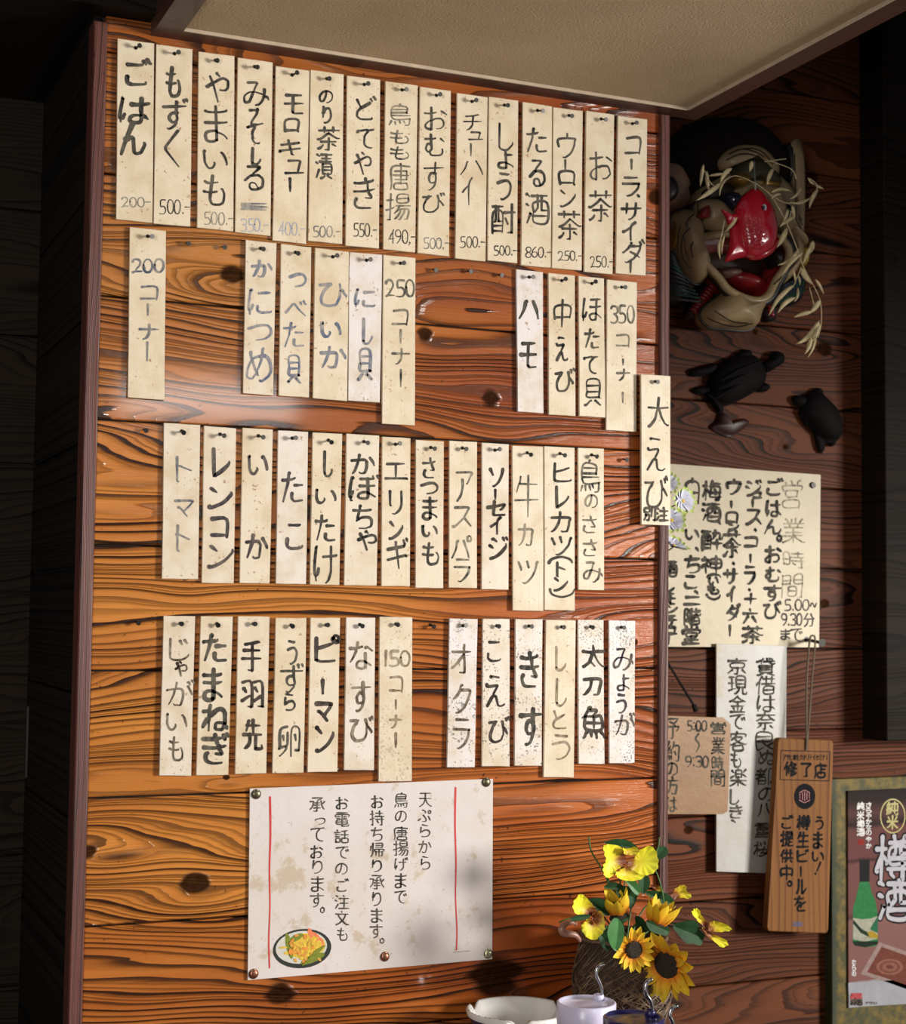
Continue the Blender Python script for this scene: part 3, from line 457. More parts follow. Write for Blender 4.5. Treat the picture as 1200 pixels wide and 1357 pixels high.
# slat: crop, corners TL TR BL BR, reading, English, row, tone, grime, ink, stroke mm, glyph boxes, price (text, box, ink)
SL = [
('c1',(168,152,313,172,162,871,306,886),'ごはん','rice',1,0,.25,'k',4.4,'ご203,240,300,335 は180,390,290,485 ん180,492,277,612',('200-',182,785,300,822,'f')),
('c1',(322,175,465,195,311,888,456,900),'もずく','seaweed',1,0,.3,'k',3.6,'も363,270,415,382 ず350,398,444,512 く358,518,410,660',('500.-',333,795,455,850,'k')),
('c1',(490,204,632,222,484,904,627,920),'やまいも','yam',1,0,.3,'k',3.0,'や523,290,607,405 ま516,424,600,565 い514,600,602,668 も512,700,590,815',('500.-',510,845,628,893,'f')),
('c1',(646,228,784,248,635,922,775,938),'みそしる','miso soup',1,0,.2,'k',3.0,'み672,328,765,418 そ683,437,742,572 し703,588,735,652 る674,662,746,755',('350.-',657,870,768,920,'p')),
('c1',(797,262,930,280,784,955,917,970),'モロキュー','cucumber with miso',1,0,.2,'k',3.2,'モ833,380,906,450 ロ835,478,888,524 キ815,560,893,618 ュ836,640,906,688 ー842,703,862,762',('400.-',805,885,915,935,'p')),
('c1',(935,277,1066,295,925,957,1060,970),'のり茶漬','seaweed rice with tea',1,0,.3,'k',2.8,'の970,362,1020,408 り984,425,1016,488 茶965,508,1050,595 漬958,615,1020,708',('500.-',943,900,1055,942,'b')),
('c1',(1080,300,1211,317,1074,976,1206,988),'どてやき','simmered beef tendon',1,0,.3,'k',3.0,'ど1118,388,1195,475 て1122,515,1185,588 や1112,608,1175,692 き1108,710,1188,825',('550.-',1103,890,1198,940,'k')),
('c2',(88,135,210,152,80,772,200,784),'鳥もも唐揚','fried chicken thigh',1,0,.4,'g',2.1,'鳥103,225,180,303 も108,325,172,372 も108,385,175,430 唐105,450,177,545 揚92,562,180,660',('490.-',98,700,203,750,'k')),
('c2',(219,156,335,172,210,786,328,799),'おむすび','rice balls',1,0,.4,'k',2.5,'お238,238,318,318 む240,340,310,418 す232,445,305,548 び228,560,312,632',('500.-',230,730,330,770,'b')),
('c2',(359,180,474,196,352,806,466,818),'チューハイ','shochu highball',1,0,.35,'k',2.1,'チ385,265,450,320 ュ405,330,455,357 ー405,368,417,420 ハ372,440,455,490 イ380,503,415,605',('500.-',370,725,465,765,'k')),
('c2',(479,194,590,209,475,814,586,825),'しょう酎','shochu',1,0,.3,'k',3.0,'し518,295,568,395 ょ515,400,570,465 う515,485,562,585 酎492,605,578,710',('500.-',497,760,586,795,'k')),
('c2',(608,214,718,231,601,832,713,842),'たる酒','cask sake',1,0,.3,'k',3.2,'た625,318,695,402 る637,437,690,532 酒620,565,700,672',('860.-',617,765,716,803,'k')),
('c2',(723,234,834,248,718,843,830,852),'ウーロン茶','oolong tea',1,0,.3,'k',2.9,'ウ745,335,805,425 ー762,430,774,478 ロ748,482,803,528 ン750,550,805,610 茶745,630,825,735',('250.-',740,780,832,815,'k')),
('c2',(848,247,953,262,840,857,947,867),'お茶','tea',1,0,.25,'k',3.0,'お865,405,945,505 茶862,555,945,665',('250.-',862,800,950,840,'k')),
('c2',(968,266,1078,280,960,863,1072,872),'コーラ・サイダー','cola and cider',1,0,.3,'k',3.2,'コ998,352,1048,412 ー1012,430,1024,470 ラ985,500,1045,570 ・1032,557,1058,585 サ982,600,1053,660 イ988,672,1033,738 ダ985,740,1068,822 ー1008,812,1022,860',None),
('c3',(188,28,313,42,181,617,308,626),'200コーナー','200 yen corner',2,0,.3,'b',2.6,'ST200:195,140,308,185 コ228,235,280,280 ー245,290,256,335 ナ222,365,285,415 ー243,420,255,492',None),
('c3',(589,72,695,84,579,603,683,611),'かにつめ','crab claws',2,.15,.05,'c',3.2,'か612,148,678,200 に598,245,678,328 つ598,368,676,420 め592,450,675,562',None),
('c3',(711,86,815,98,703,611,807,618),'つべた貝','moon snail',2,.1,.05,'c',2.8,'つ742,192,795,235 べ728,285,797,335 た722,360,788,440 貝733,475,778,565',None),
('c3',(829,100,945,114,821,620,939,630),'ひいか','small squid',2,.05,.2,'c',3.6,'ひ845,225,935,300 い853,360,915,408 か850,445,933,515',None),
('c3',(947,114,1060,124,943,628,1052,635),'にし貝','whelk',2,.8,.45,'c',3.4,'に968,245,1035,305 し995,345,1025,430 貝978,455,1025,555',None),
('c3',(1065,124,1175,135,1060,708,1173,715),'250コーナー','250 yen corner',2,0,.2,'g',2.6,'ST250:1070,212,1175,268 コ1098,318,1145,368 ー1118,378,1130,430 ナ1098,450,1155,502 ー1118,515,1130,582',None),
('c4',(480,122,597,135,487,751,600,759),'ハモ','pike conger',2,.9,.35,'k',4.2,'ハ497,265,577,340 モ503,450,568,555',None),
('c4',(622,138,738,150,624,765,741,772),'中えび','medium shrimp',2,0,.15,'k',3.2,'中650,262,715,378 え658,425,705,525 び653,565,735,662',None),
('c4',(755,151,867,163,759,771,873,778),'ほたて貝','scallop',2,0,.35,'k',3.0,'ほ775,252,852,348 た785,390,845,468 て780,508,838,582 貝782,612,855,720',None),
('c4',(881,167,1012,180,877,833,1010,841),'350コーナー','350 yen corner',2,0,.15,'g',2.6,'ST350:895,285,1003,360 コ925,415,975,465 ー946,518,957,545 ナ925,565,980,612 ー944,665,955,712',None),
('c5',(31,253,160,261,33,917,160,922),'大えび','large shrimp',5,0,.3,'k',3.2,'大65,360,150,480 え60,535,135,680 び50,710,150,840 別45,845,92,898 注98,845,150,900',None),
('c6',(306,53,431,60,299,592,424,594),'トマト','tomato',3,.2,.1,'b',2.4,'ト350,170,400,255 マ345,322,403,375 ト352,408,395,498',None),
('c6',(445,63,555,72,437,606,547,608),'レンコン','lotus root',3,.2,.1,'v',4.2,'レ480,145,532,232 ン465,280,540,345 コ472,385,523,448 ン463,480,543,552',None),
('c6',(578,70,682,76,568,607,671,609),'いか','squid',3,.1,.25,'v',3.6,'い600,168,663,228 か590,442,663,520',None),
('c6',(701,79,804,84,693,609,797,611),'たこ','octopus',3,.5,.1,'v',3.8,'た715,228,783,325 こ732,405,785,488',None),
('c6',(820,86,922,91,811,612,912,614),'しいたけ','shiitake',3,0,.2,'k',3.2,'し862,155,888,238 い833,285,898,330 た833,375,895,458 け828,480,900,605',None),
('c6',(937,90,1050,97,929,615,1041,616),'かぼちゃ','pumpkin',3,.2,.2,'k',3.2,'か955,165,1033,228 ぼ948,235,1045,322 ち962,340,1025,418 ゃ978,430,1038,492',None),
('c7',(76,53,182,59,73,619,180,620),'エリンギ','king oyster mushroom',3,0,.2,'k',3.2,'エ88,155,168,215 リ105,260,150,345 ン105,378,152,440 ギ98,440,170,552',None),
('c7',(203,65,308,71,202,626,306,627),'さつまいも','sweet potato',3,.1,.15,'k',3.0,'さ232,135,275,208 つ225,230,285,270 ま230,285,280,365 い228,392,282,430 も232,455,288,535',None),
('c7',(330,68,434,73,328,625,434,627),'アスパラ','asparagus',3,0,.25,'g',2.7,'ア355,188,410,295 ス343,322,410,395 パ342,430,410,510 ラ350,520,405,602',None),
('c7',(453,76,554,82,452,631,553,633),'ソーセイジ','sausage',3,.3,.1,'n',3.6,'ソ485,175,530,240 ー497,250,510,290 セ475,298,538,350 イ488,360,522,422 ジ482,435,548,515',None),
('c7',(568,87,684,91,570,711,685,714),'牛カツ','beef cutlet',3,.05,.15,'g',2.5,'牛580,200,668,355 カ592,385,642,465 ツ595,525,665,608',None),
('c7',(689,89,803,95,690,709,804,713),'ヒレカツ(トン)','pork fillet cutlet',3,.05,.1,'k',3.2,'ヒ727,155,790,222 レ735,245,778,318 カ715,340,783,412 ツ720,435,790,500 (708,508,795,530 ト738,530,768,582 ン728,590,775,635 )708,632,802,662',None),
('c7',(817,95,914,99,818,633,915,635),'鳥のささみ','chicken tenderloin',3,0,.25,'g',2.5,'鳥825,145,895,262 の845,275,890,322 さ835,355,885,418 さ838,445,887,505 み838,530,908,602',None),
('c8',(85,82,217,84,67,751,200,753),'じゃがいも','potato',4,.3,.3,'o',2.6,'じ110,180,188,270 ゃ135,275,180,335 が100,355,210,455 い100,495,180,560 も110,590,165,685',None),
('c8',(241,84,374,85,222,750,355,748),'たまねぎ','onion',4,.1,.35,'k',4.4,'た252,165,345,270 ま255,308,325,435 ね250,458,352,565 ぎ252,575,358,700',None),
('c8',(397,84,528,86,384,745,514,741),'手羽先','chicken wings',4,.1,.35,'n',3.6,'手418,190,492,308 羽415,362,498,462 先422,520,495,640',None),
('c8',(554,91,682,91,540,741,670,739),'うずら卵','quail eggs',4,0,.3,'k',2.8,'う605,190,640,285 ず575,285,668,400 ら590,410,632,478 卵568,545,650,668',None),
('c8',(700,90,823,91,687,737,811,735),'ピーマン','green pepper',4,.1,.35,'n',4.4,'ピ725,165,818,272 ー742,345,760,408 マ725,450,783,520 ン725,550,792,648',None),
('c8',(849,89,970,90,840,728,965,729),'なすび','eggplant',4,.5,.2,'o',3.2,'な865,195,958,302 す872,362,947,480 び870,505,962,605',None),
('c8',(989,86,1125,88,984,776,1123,774),'150コーナー','150 yen corner',4,.1,.6,'l',2.8,'ST150:1003,230,1120,292 コ1032,342,1080,402 ー1050,430,1062,475 ナ1032,500,1082,550 ー1050,568,1062,635',None),
('c9',(126,104,257,107,114,801,243,800),'オクラ','okra',4,.9,.95,'o',3.0,'オ140,228,225,355 ク142,415,220,548 ラ148,578,217,712',None),
('c9',(281,105,406,107,277,796,406,797),'こえび','small shrimp',4,.4,.8,'n',3.4,'こ307,215,365,302 え302,375,383,512 び312,570,403,682',None),
('c9',(434,107,560,108,430,793,556,794),'きす','whiting fish',4,.6,.9,'k',5.0,'き462,268,540,425 す457,525,552,690',None),
('c9',(577,111,715,113,565,847,706,849),'ししとう','shishito pepper',4,0,.5,'l',3.0,'し625,238,668,345 し625,388,668,512 と610,540,668,618 う608,650,685,762',None),
('c9',(727,110,845,111,730,784,850,786),'太刀魚','cutlassfish',4,.6,.8,'k',4.0,'太750,230,845,328 刀752,388,828,460 魚748,520,848,665',None),
('c9',(871,113,993,115,873,782,990,781),'みょうが','myoga ginger',4,.9,.8,'v',3.0,'み893,245,985,345 ょ912,368,965,440 う910,462,950,545 が900,550,992,645',None),
]
NOTICE = '天808,130,858,185 ぷ803,200,855,248 ら812,262,850,312 か806,330,855,378 ら815,395,850,448 鳥705,130,757,190 の708,205,752,248 唐702,272,757,325 揚700,330,760,390 げ705,402,757,452 ま708,468,750,525 で705,540,752,590 お608,142,655,190 持602,205,658,262 ち608,275,650,328 帰602,340,657,395 り612,410,648,458 承602,475,658,530 り612,545,645,600 ま608,615,650,670 す602,680,652,735 。642,738,660,757 お460,148,508,195 電458,212,512,268 話455,285,510,335 で460,355,510,402 の458,425,505,468 ご465,490,510,540 注455,558,512,612 文458,625,510,680 も465,695,505,745 承350,150,410,205 っ372,235,412,260 て355,275,408,330 お355,350,402,400 り362,412,400,465 ま357,480,405,540 す352,550,405,605 。393,608,410,630'
SHEET_A = '営760,160,860,315 業760,375,880,510 時765,565,880,650 間760,700,870,825'
SHEET_B = 'ST5.00~:765,835,955,895 ST9.30:750,915,870,980 分878,915,935,985 ま750,1005,798,1060 で805,1000,868,1068'
SHEET_C = 'ご672,150,760,240 は665,275,745,360 ん655,385,748,460 。725,470,750,500 お662,535,748,620 む665,655,745,730 す655,755,748,840 び655,850,748,940 ジ550,160,635,245 ュ595,225,640,255 ー580,265,595,310 ス552,325,635,405 ・595,430,612,450 コ545,485,610,535 ー568,575,582,625 ラ545,650,600,745 ・562,770,577,788 十545,805,610,860 六535,890,612,965 茶532,990,645,1080 ウ445,155,515,235 ー458,275,475,315 ロ440,345,500,400 ン455,405,505,440 茶425,450,520,590 ・470,620,488,640 サ425,665,500,740 イ445,765,480,845 ダ440,860,515,950 ー450,975,465,1040 梅305,165,410,270 酒305,290,400,385 、388,388,408,410 酔300,445,415,550 神300,590,405,680 (330,690,405,706 い340,708,390,748 も335,755,392,800 )330,806,405,832 白212,150,280,290 い208,440,280,490 、265,540,282,562 ち205,590,285,680 こ205,700,270,770 、260,785,280,805 二200,820,290,860 階200,890,290,975 堂195,990,285,1085 酒100,620,155,700 レ100,745,140,790 モ100,800,145,858 ン100,868,160,910 チ100,925,155,985 ュ108,990,155,1028 ー105,1032,118,1090'
POEM = '貸537,125,628,205 借535,215,630,300 は540,310,628,385 奈535,395,628,475 良537,485,625,575 ぬ545,585,628,650 都535,675,625,755 の548,770,625,830 八540,850,612,915 重530,945,605,1015 桜525,1040,600,1110 京395,125,485,200 現398,215,485,300 金405,310,480,390 で405,405,478,475 客405,490,485,580 も410,590,455,665 楽405,675,485,760 し405,780,445,850 き405,860,465,920 、410,930,435,945'
CARD = '営312,445,380,500 業315,520,378,600 時315,615,370,680 間310,685,375,760 ST5:00:188,435,290,485 ~225,500,255,590 ST9:30:180,612,300,665 予85,425,148,520 約85,540,148,635 の85,645,140,705 方85,715,145,800 は88,815,138,885'
PLAQUE = '修203,172,258,232 了280,178,320,235 店340,178,388,240 う345,420,375,475 ま335,490,372,560 い330,580,378,618 !340,625,368,680 樽262,415,315,475 生262,490,312,555 ビ262,570,310,620 ー270,640,282,690 ル255,705,300,765 を250,780,298,845 ご192,415,240,470 提188,485,240,550 供185,570,238,625 中188,640,235,705 。215,710,235,732'
SMALLROW = 'STアサヒ樽生クオリティセミナー:196,138,402,160'
# ================================================================== materials
def kn(px, py, r, fl, Y=0.0):
    p = at(px, py, Y); return (p.x, p.z, r, fl)
M = {}
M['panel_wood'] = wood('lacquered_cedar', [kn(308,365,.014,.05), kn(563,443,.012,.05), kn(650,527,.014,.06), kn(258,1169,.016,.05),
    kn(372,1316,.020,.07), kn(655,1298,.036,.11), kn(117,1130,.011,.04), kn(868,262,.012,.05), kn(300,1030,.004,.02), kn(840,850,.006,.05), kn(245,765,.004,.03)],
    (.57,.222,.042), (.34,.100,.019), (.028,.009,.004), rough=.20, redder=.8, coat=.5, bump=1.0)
WY = 0.40
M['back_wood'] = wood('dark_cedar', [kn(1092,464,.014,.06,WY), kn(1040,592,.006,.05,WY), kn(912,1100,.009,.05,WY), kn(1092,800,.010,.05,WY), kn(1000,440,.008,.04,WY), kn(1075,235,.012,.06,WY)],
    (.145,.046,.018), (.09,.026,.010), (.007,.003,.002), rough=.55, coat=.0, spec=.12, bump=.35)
M['black_wood'] = wood('dark_stain_shade_wood', [], (.016,.011,.007), (.010,.007,.005), (.003,.002,.0015), rough=.7, coat=0, bump=.3, spec=.15)  # dark stain, taken near black to hold the shade of unlit parts too
M['trim_wood'] = wood('red_brown_trim', [], (.130,.042,.028), (.085,.026,.018), (.035,.012,.009), rough=.42, coat=.1, bump=.35, vertical=True, dens=150, warp=.05)
M['frame_wood'] = wood('ceiling_frame_wood', [], (.085,.032,.022), (.05,.019,.013), (.02,.008,.006), rough=.45, coat=.1, bump=.3, dens=160, warp=.05)
t = NT('stucco', .9, .2); p = t.geo()
g1 = t.noise(p, 260, 4, .65); g2 = t.noise(p, 5, 3)
M['stucco'] = t.done(t.mix(t.ramp(g2, [(.35, 0), (.7, 1)]), (.56,.415,.27,1), (.47,.345,.215,1)), None, t.bump(g1, 1.0, .006))
M['dark'] = plain('shadow_gap', (.008,.006,.005), .9)
# ================================================================== panel wall
E = empty('wall_center', (.78, 0, CZ)); E['kind'] = 'structure'
PX0, PX1 = .372, 1.188
mb = MB().box(.369, PX1, .012, .413, .55, CZ+.76, 0).build('backing', M['dark'], E)
seams = [CZ+.0785+.1575*k for k in range(-6, 6)]
def plank(x0, x1, y, z0, z1, mat, parent, seed, spread, tint, th=.012):
    o = MB().box(x0, x1, y-random.uniform(0, .0012), y+th, z0+.0013, z1-.0013, .0016).build('plank', mat, parent)
    o['grain_seed'] = seed; o['grain_spread'] = spread; o['tint'] = tint; return o
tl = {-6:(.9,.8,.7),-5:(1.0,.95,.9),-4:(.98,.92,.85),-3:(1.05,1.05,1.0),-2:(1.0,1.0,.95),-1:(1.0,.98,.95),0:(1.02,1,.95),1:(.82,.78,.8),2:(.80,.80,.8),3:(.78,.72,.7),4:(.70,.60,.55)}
for k in range(-6, 5):
    z0 = CZ-.0785+.1575*(k+1)-.0005; z1 = z0+.1575
    z0 = CZ+.0785+.1575*k; z1 = min(z0+.1575, CZ+.757)
    if z1-z0 < .01: continue
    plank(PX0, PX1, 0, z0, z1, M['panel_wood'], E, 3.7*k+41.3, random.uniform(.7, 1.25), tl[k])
# side face of the partition, seen as the dark strip left of the panel
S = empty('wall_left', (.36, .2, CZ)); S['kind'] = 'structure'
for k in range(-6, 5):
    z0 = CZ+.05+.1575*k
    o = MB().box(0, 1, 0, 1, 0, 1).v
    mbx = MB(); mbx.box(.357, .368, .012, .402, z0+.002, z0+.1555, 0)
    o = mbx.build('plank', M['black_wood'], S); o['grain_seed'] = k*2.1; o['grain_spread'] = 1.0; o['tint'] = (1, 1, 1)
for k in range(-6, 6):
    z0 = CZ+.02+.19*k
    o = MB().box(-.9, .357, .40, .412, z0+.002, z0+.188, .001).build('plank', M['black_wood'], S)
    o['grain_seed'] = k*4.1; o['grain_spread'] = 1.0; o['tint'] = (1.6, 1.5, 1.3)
hp = at(36, 985, .396)
hg = MB().box(hp.x-.003, hp.x+.003, .388, .40, hp.z-.05, hp.z+.055, .001).build('hinge', plain('old_steel', (.09,.09,.08), .45, metal=.8), S)
def trimpiece(name, x0, x1, y0, y1, z0, z1, mat, tint=(1,1,1), c=.0015):
    o = MB().box(x0, x1, y0, y1, z0, z1, c).build(name, mat, None, origin=((x0+x1)/2, y0, z0)); o['kind'] = 'structure'
    o['grain_seed'] = random.uniform(0, 30); o['grain_spread'] = 1.0; o['tint'] = tint; return o
trimpiece('trim_1', .3555, .3725, -.006, .03, .55, CZ+.745, M['trim_wood'], (1.25,1.2,1.3))
trimpiece('trim_2', 1.1865, 1.2015, -.008, .36, .55, CZ+.737, M['trim_wood'], (1,.95,1.0))
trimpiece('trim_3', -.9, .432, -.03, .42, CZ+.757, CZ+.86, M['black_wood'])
# ================================================================== wall on the right, further back
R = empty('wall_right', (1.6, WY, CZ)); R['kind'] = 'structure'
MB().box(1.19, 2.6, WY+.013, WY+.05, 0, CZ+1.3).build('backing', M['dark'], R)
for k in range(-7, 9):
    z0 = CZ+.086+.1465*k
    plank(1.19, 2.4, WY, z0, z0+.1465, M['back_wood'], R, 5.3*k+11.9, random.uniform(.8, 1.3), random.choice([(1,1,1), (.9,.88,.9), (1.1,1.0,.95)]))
trimpiece('trim_4', at(1141,700,.40).x, 2.5, .33, .40, at(1150,985,.30).z, CZ+1.2, M['black_wood'], (.9,.8,.7))
trimpiece('light_blocker', 2.52, 3.9, -1.25, -1.15, CZ+.34, CZ+1.2, M['black_wood'])  # added unseen board, keeps the key light off the upper right wall
MB().box(-.9, .376, .4135, .45, 0, CZ+1.2).build('backing', M['dark'], S)
# ================================================================== soffit with wooden frame, and the dark ceiling
C = empty('ceiling', (.84, -.8, CZ+.74)); C['kind'] = 'structure'
zs = CZ+.738
MB().box(.455, 1.225, -2.6, -.022, zs+.004, zs+.03).build('stucco_panel', M['stucco'], C)
def frame(x0, x1, y0, y1, z0, z1):
    o = MB().box(x0, x1, y0, y1, z0, z1, .0).build('frame_strip', M['frame_wood'], C); o['grain_seed'] = random.uniform(0, 9); o['grain_spread'] = 1; o['tint'] = (1, 1, 1)
frame(.429, .464, -2.6, .0, zs, zs+.06); frame(1.216, 1.250, -2.6, .0, zs, zs+.06); frame(.464, 1.216, -.034, .0, zs, zs+.06)
lip = plain('plaster_lip', (.42,.33,.24), .8)
MB().box(.464, 1.216, -.0365, -.034, zs-.0005, zs+.006).box(1.2135, 1.216, -2.6, -.034, zs-.0005, zs+.006).build('plaster_lip', lip, C)
MB().box(.43, 1.25, -2.6, .36, zs+.06, zs+.08).build('board', M['black_wood'], C)
MB().box(1.25, 2.6, -2.6, .5, CZ+1.2, CZ+1.24).box(-1.6, .43, -2.6, .5, CZ+.86, CZ+.9).build('dark_board', M['dark'], C)
# counter that carries the pots
CT = CZ-.565
t = wood('counter_wood', [], (.30,.13,.05), (.2,.08,.03), (.06,.025,.012), rough=.3, coat=.4, bump=.15)
o = MB().box(-.3, 1.185, -1.1, -.014, CT-.035, CT).build('counter', t, None, origin=(.7, -.5, CT-.035)); o['grain_seed'] = 3.; o['grain_spread'] = 1.; o['tint'] = (1., 1., 1.)
tag(o, 'wooden counter top below the panel, under the ashtray and pots', 'counter')
o = MB().box(-.25, 1.15, -.9, -.1, 0, CT-.035).build('counter_front', t, None, origin=(.7, -.5, 0)); o['kind'] = 'structure'; o['grain_seed'] = 5.; o['grain_spread'] = 1.; o['tint'] = (.7, .7, .7); o.name = 'trim_5'
o = MB().box(-3, 3, -4, 1.2, -.05, 0).build('floor', plain('concrete_floor', (.12,.11,.10), .8)); o['kind'] = 'structure'
# ================================================================== lettering
SPEC = {'ー': [[(.5,.12),(.5,.98)]], '・': [[(.4,.4),(.6,.6),(.45,.6)]], '、': [[(.1,.1),(.5,.4),(.8,.9)]],
 '。': [[(.5,0),(.9,.25),(.9,.75),(.5,1),(.1,.75),(.1,.25),(.5,0)]], '(': [[(0,1),(.12,.4),(.5,0),(.88,.4),(1,1)]], ')': [[(0,0),(.12,.6),(.5,1),(.88,.6),(1,0)]],
 '!': [[(.9,0),(.3,.72)],[(.08,.93),(.12,1)]], '-': [[(0,.5),(1,.5)]], '.': [[(.4,.92),(.5,1)]], ':': [[(.4,.15),(.5,.2)],[(.4,.85),(.5,.9)]],
 '~': [[(0,.6),(.25,.3),(.5,.5),(.75,.7),(1,.35)]], '|': [[(.6,0),(.15,.25),(.8,.6),(.3,1)]]}
def glyph(ch):
    if ch in SPEC: return SPEC[ch]
    st = []
    for s in GL[ch]: st.append([(s[i], s[i+1]) for i in range(0, len(s), 2)])
    xs = [p[0] for s in st for p in s]; ys = [p[1] for s in st for p in s]
    w_ = max(max(xs)-min(xs), 6); h_ = max(max(ys)-min(ys), 6); x0, y0 = min(xs), min(ys)
    if ch == '1': x0 -= 3
    return [[((p[0]-x0)/w_, (p[1]-y0)/h_) for p in s] for s in st]
def brush(mb, pts, width, y, rng, taper=.5):
    """flat ribbon of ink through world points, thick where the brush lands and thin where it lifts"""
    if len(pts) > 2: pts = smooth_loop(pts, 4, False)
    else:
        a, b = pts; pts = [a.lerp(b, i/3) for i in range(4)]
    n = len(pts); L = (pts[-1]-pts[0]).length
    v = []; f = []; ph = rng.uniform(0, 6)
    for i, p in enumerate(pts):
        t = i/(n-1); d = (pts[min(i+1, n-1)]-pts[max(i-1, 0)]); d.y = 0
        d = d.normalized() if d.length > 1e-9 else Vector((1, 0, 0)); q = Vector((-d.z, 0, d.x))
        wd = width*.5*(1-taper*max(0, t-.45)/.55 + .12*math.sin(ph+t*7))*(1 if t > .12 else 1.12)
        v += [Vector((p.x, y, p.z))+q*wd, Vector((p.x, y, p.z))-q*wd]
    for i in range(n-1): f.append((2*i, 2*i+1, 2*i+3, 2*i+2))
    y -= .000008*(len(mb.f) % 300)/13                       # every stroke lies over the one before
    for p in v: p.y = y
    mb.add(v, f)
    for i, sg in ((0, -1), (n-1, 1)):                        # round ends
        p = (v[2*i]+v[2*i+1])/2; r = (v[2*i]-v[2*i+1]).length/2; d = (pts[min(i+1, n-1)]-pts[max(i-1, 0)]); a0 = math.atan2(d.z, d.x)
        ring = [p+Vector((math.cos(a0+sg*0+math.pi*(j/6-.5) + (math.pi if sg < 0 else 0)), 0, math.sin(a0+math.pi*(j/6-.5)+(math.pi if sg < 0 else 0))))*r*1.0 for j in range(7)]
        mb.add([p]+ring, [(0, j+1, j+2) for j in range(6)])
def write(mb, crop, spec, Y, width, seed=0, jit=.02, taper=.5):
    rng = random.Random(seed)
    for tok in spec.split():
        items = []
        if tok.startswith('ST'):
            body, nums = tok[2:].rsplit(':', 1); x0, y0, x1, y1 = map(float, nums.split(','))
            wt = {'.': .45, ':': .45, '-': .7, '1': .5}; tot = sum(wt.get(c, 1) for c in body); x = x0
            for c in body:
                w_ = (x1-x0)*wt.get(c, 1)/tot; items.append((c, x+w_*.08, y0, x+w_*.88, y1)); x += w_
        else:
            x0, y0, x1, y1 = map(float, tok[1:].split(',')); c = tok[0]
            if c == '~' and y1-y0 > x1-x0: c = '|'
            items.append((c, x0, y0, x1, y1))
        for c, x0, y0, x1, y1 in items:
            sl = rng.uniform(-.03, .05); W = x1-x0; H = y1-y0; e = jit*max(W, H)
            for s in glyph(c):
                ax, ay = rng.uniform(-e, e), rng.uniform(-e, e)
                pts = [at(*cp(crop, x0+W*(px_+sl*(.5-py_))+ax+rng.uniform(-e, e)*.5, y0+H*(py_-sl*(px_-.5)*.5)+ay+rng.uniform(-e, e)*.5), Y) for px_, py_ in s]
                brush(mb, pts, width*rng.uniform(.85, 1.12), Y, rng, taper)
def inkmat(name, col, fade):
    t = NT(name, .75, .12); p = t.geo()
    n = t.noise(t.xyz(*(t.m('MULTIPLY', s_, k_) for s_, k_ in zip(t.sep(p), (1.0, 1.0, .55)))), 210, 3, .6)
    n2 = t.noise(p, 38, 2)
    k = t.ramp(t.m('ADD', t.m('MULTIPLY', n, .5), t.m('MULTIPLY', n2, .5)), [(.36, 0), (.62, 1)])
    return t.done(t.mix(t.m('MULTIPLY', k, fade), (*col, 1), (.52,.45,.33,1)))
INK = dict(k=inkmat('black_ink', (.010,.011,.013), .22), g=inkmat('thin_black_ink', (.025,.028,.026), .55), b=inkmat('blue_grey_ink', (.060,.075,.115), .55),
 c=inkmat('pale_blue_ink', (.075,.105,.19), .55), v=inkmat('violet_black_ink', (.020,.015,.028), .25), n=inkmat('marker_ink', (.012,.006,.009), .15),
 o=inkmat('brown_black_ink', (.030,.016,.010), .5), l=inkmat('faded_brown_ink', (.13,.08,.045), .6), f=inkmat('faint_grey_ink', (.13,.12,.11), .6), p=inkmat('faint_blue_ink', (.30,.34,.46), .5))
INK['d'] = inkmat('dense_ink', (.006,.006,.007), .0)
# painted slats
t = NT('painted_slat', .36, .45, .12, .25); p = t.geo(); gr = t.att('grime'); tn = t.att('paleness'); sd = t.att('grain_seed')
X, Y_, Z = t.sep(p)
q = t.xyz(X, t.m('ADD', Y_, sd), Z)
base = t.mix(tn, (.66,.565,.425,1), (.68,.64,.645,1))
st = t.noise(q, 24, 4, .6)
base = t.mix(t.m('MULTIPLY', t.ramp(st, [(.42, 0), (.70, 1)]), .65), base, (.50,.375,.21,1))
fleck = t.noise(q, 230, 2, .5); cl = t.noise(q, 34, 3, .6)
rust = t.m('MULTIPLY', t.sstep(fleck, .62, .70), t.sstep(cl, .50, .62))
base = t.mix(t.m('MULTIPLY', rust, .8), base, (.26,.12,.045,1))
bl = t.noise(q, 330, 3, .65); cl2 = t.noise(q, 26, 3, .7)
blk = t.m('MULTIPLY', t.sstep(t.m('ADD', bl, t.m('MULTIPLY', t.m('SUBTRACT', cl2, .5), .55)), .60, .66), t.sstep(gr, .4, .8))
base = t.mix(t.m('MULTIPLY', blk, .8), base, (.035,.030,.028,1))
hz = t.noise(t.xyz(t.m('MULTIPLY', X, 700), 0, t.m('MULTIPLY', Z, 8)), 1, 2)
M['slat'] = t.done(base, t.m('ADD', t.m('MULTIPLY', st, .2), .33), t.bump(t.m('ADD', hz, t.m('MULTIPLY', cl, 2)), .25, .0006))
M['nail'] = plain('black_iron', (.02,.018,.016), .4, metal=.6)
def nail(root, length, parent, tilt=(.05, 0, -.12), name='nail', r=.0013, head=.0032):
    root = Vector(root); d = Vector((tilt[0], -1, tilt[2])).normalized(); tip = root+d*length
    mb = MB().tube([root-d*.003, root, tip], r, 7)
    mb.tube([tip, tip+d*.0012], head, 10)
    mb.tube([root+Vector((0, -.0002, 0)), root+Vector((0, -.0008, 0))], r*1.9, 8)
    return mb.build(name, M['nail'], parent, origin=root)
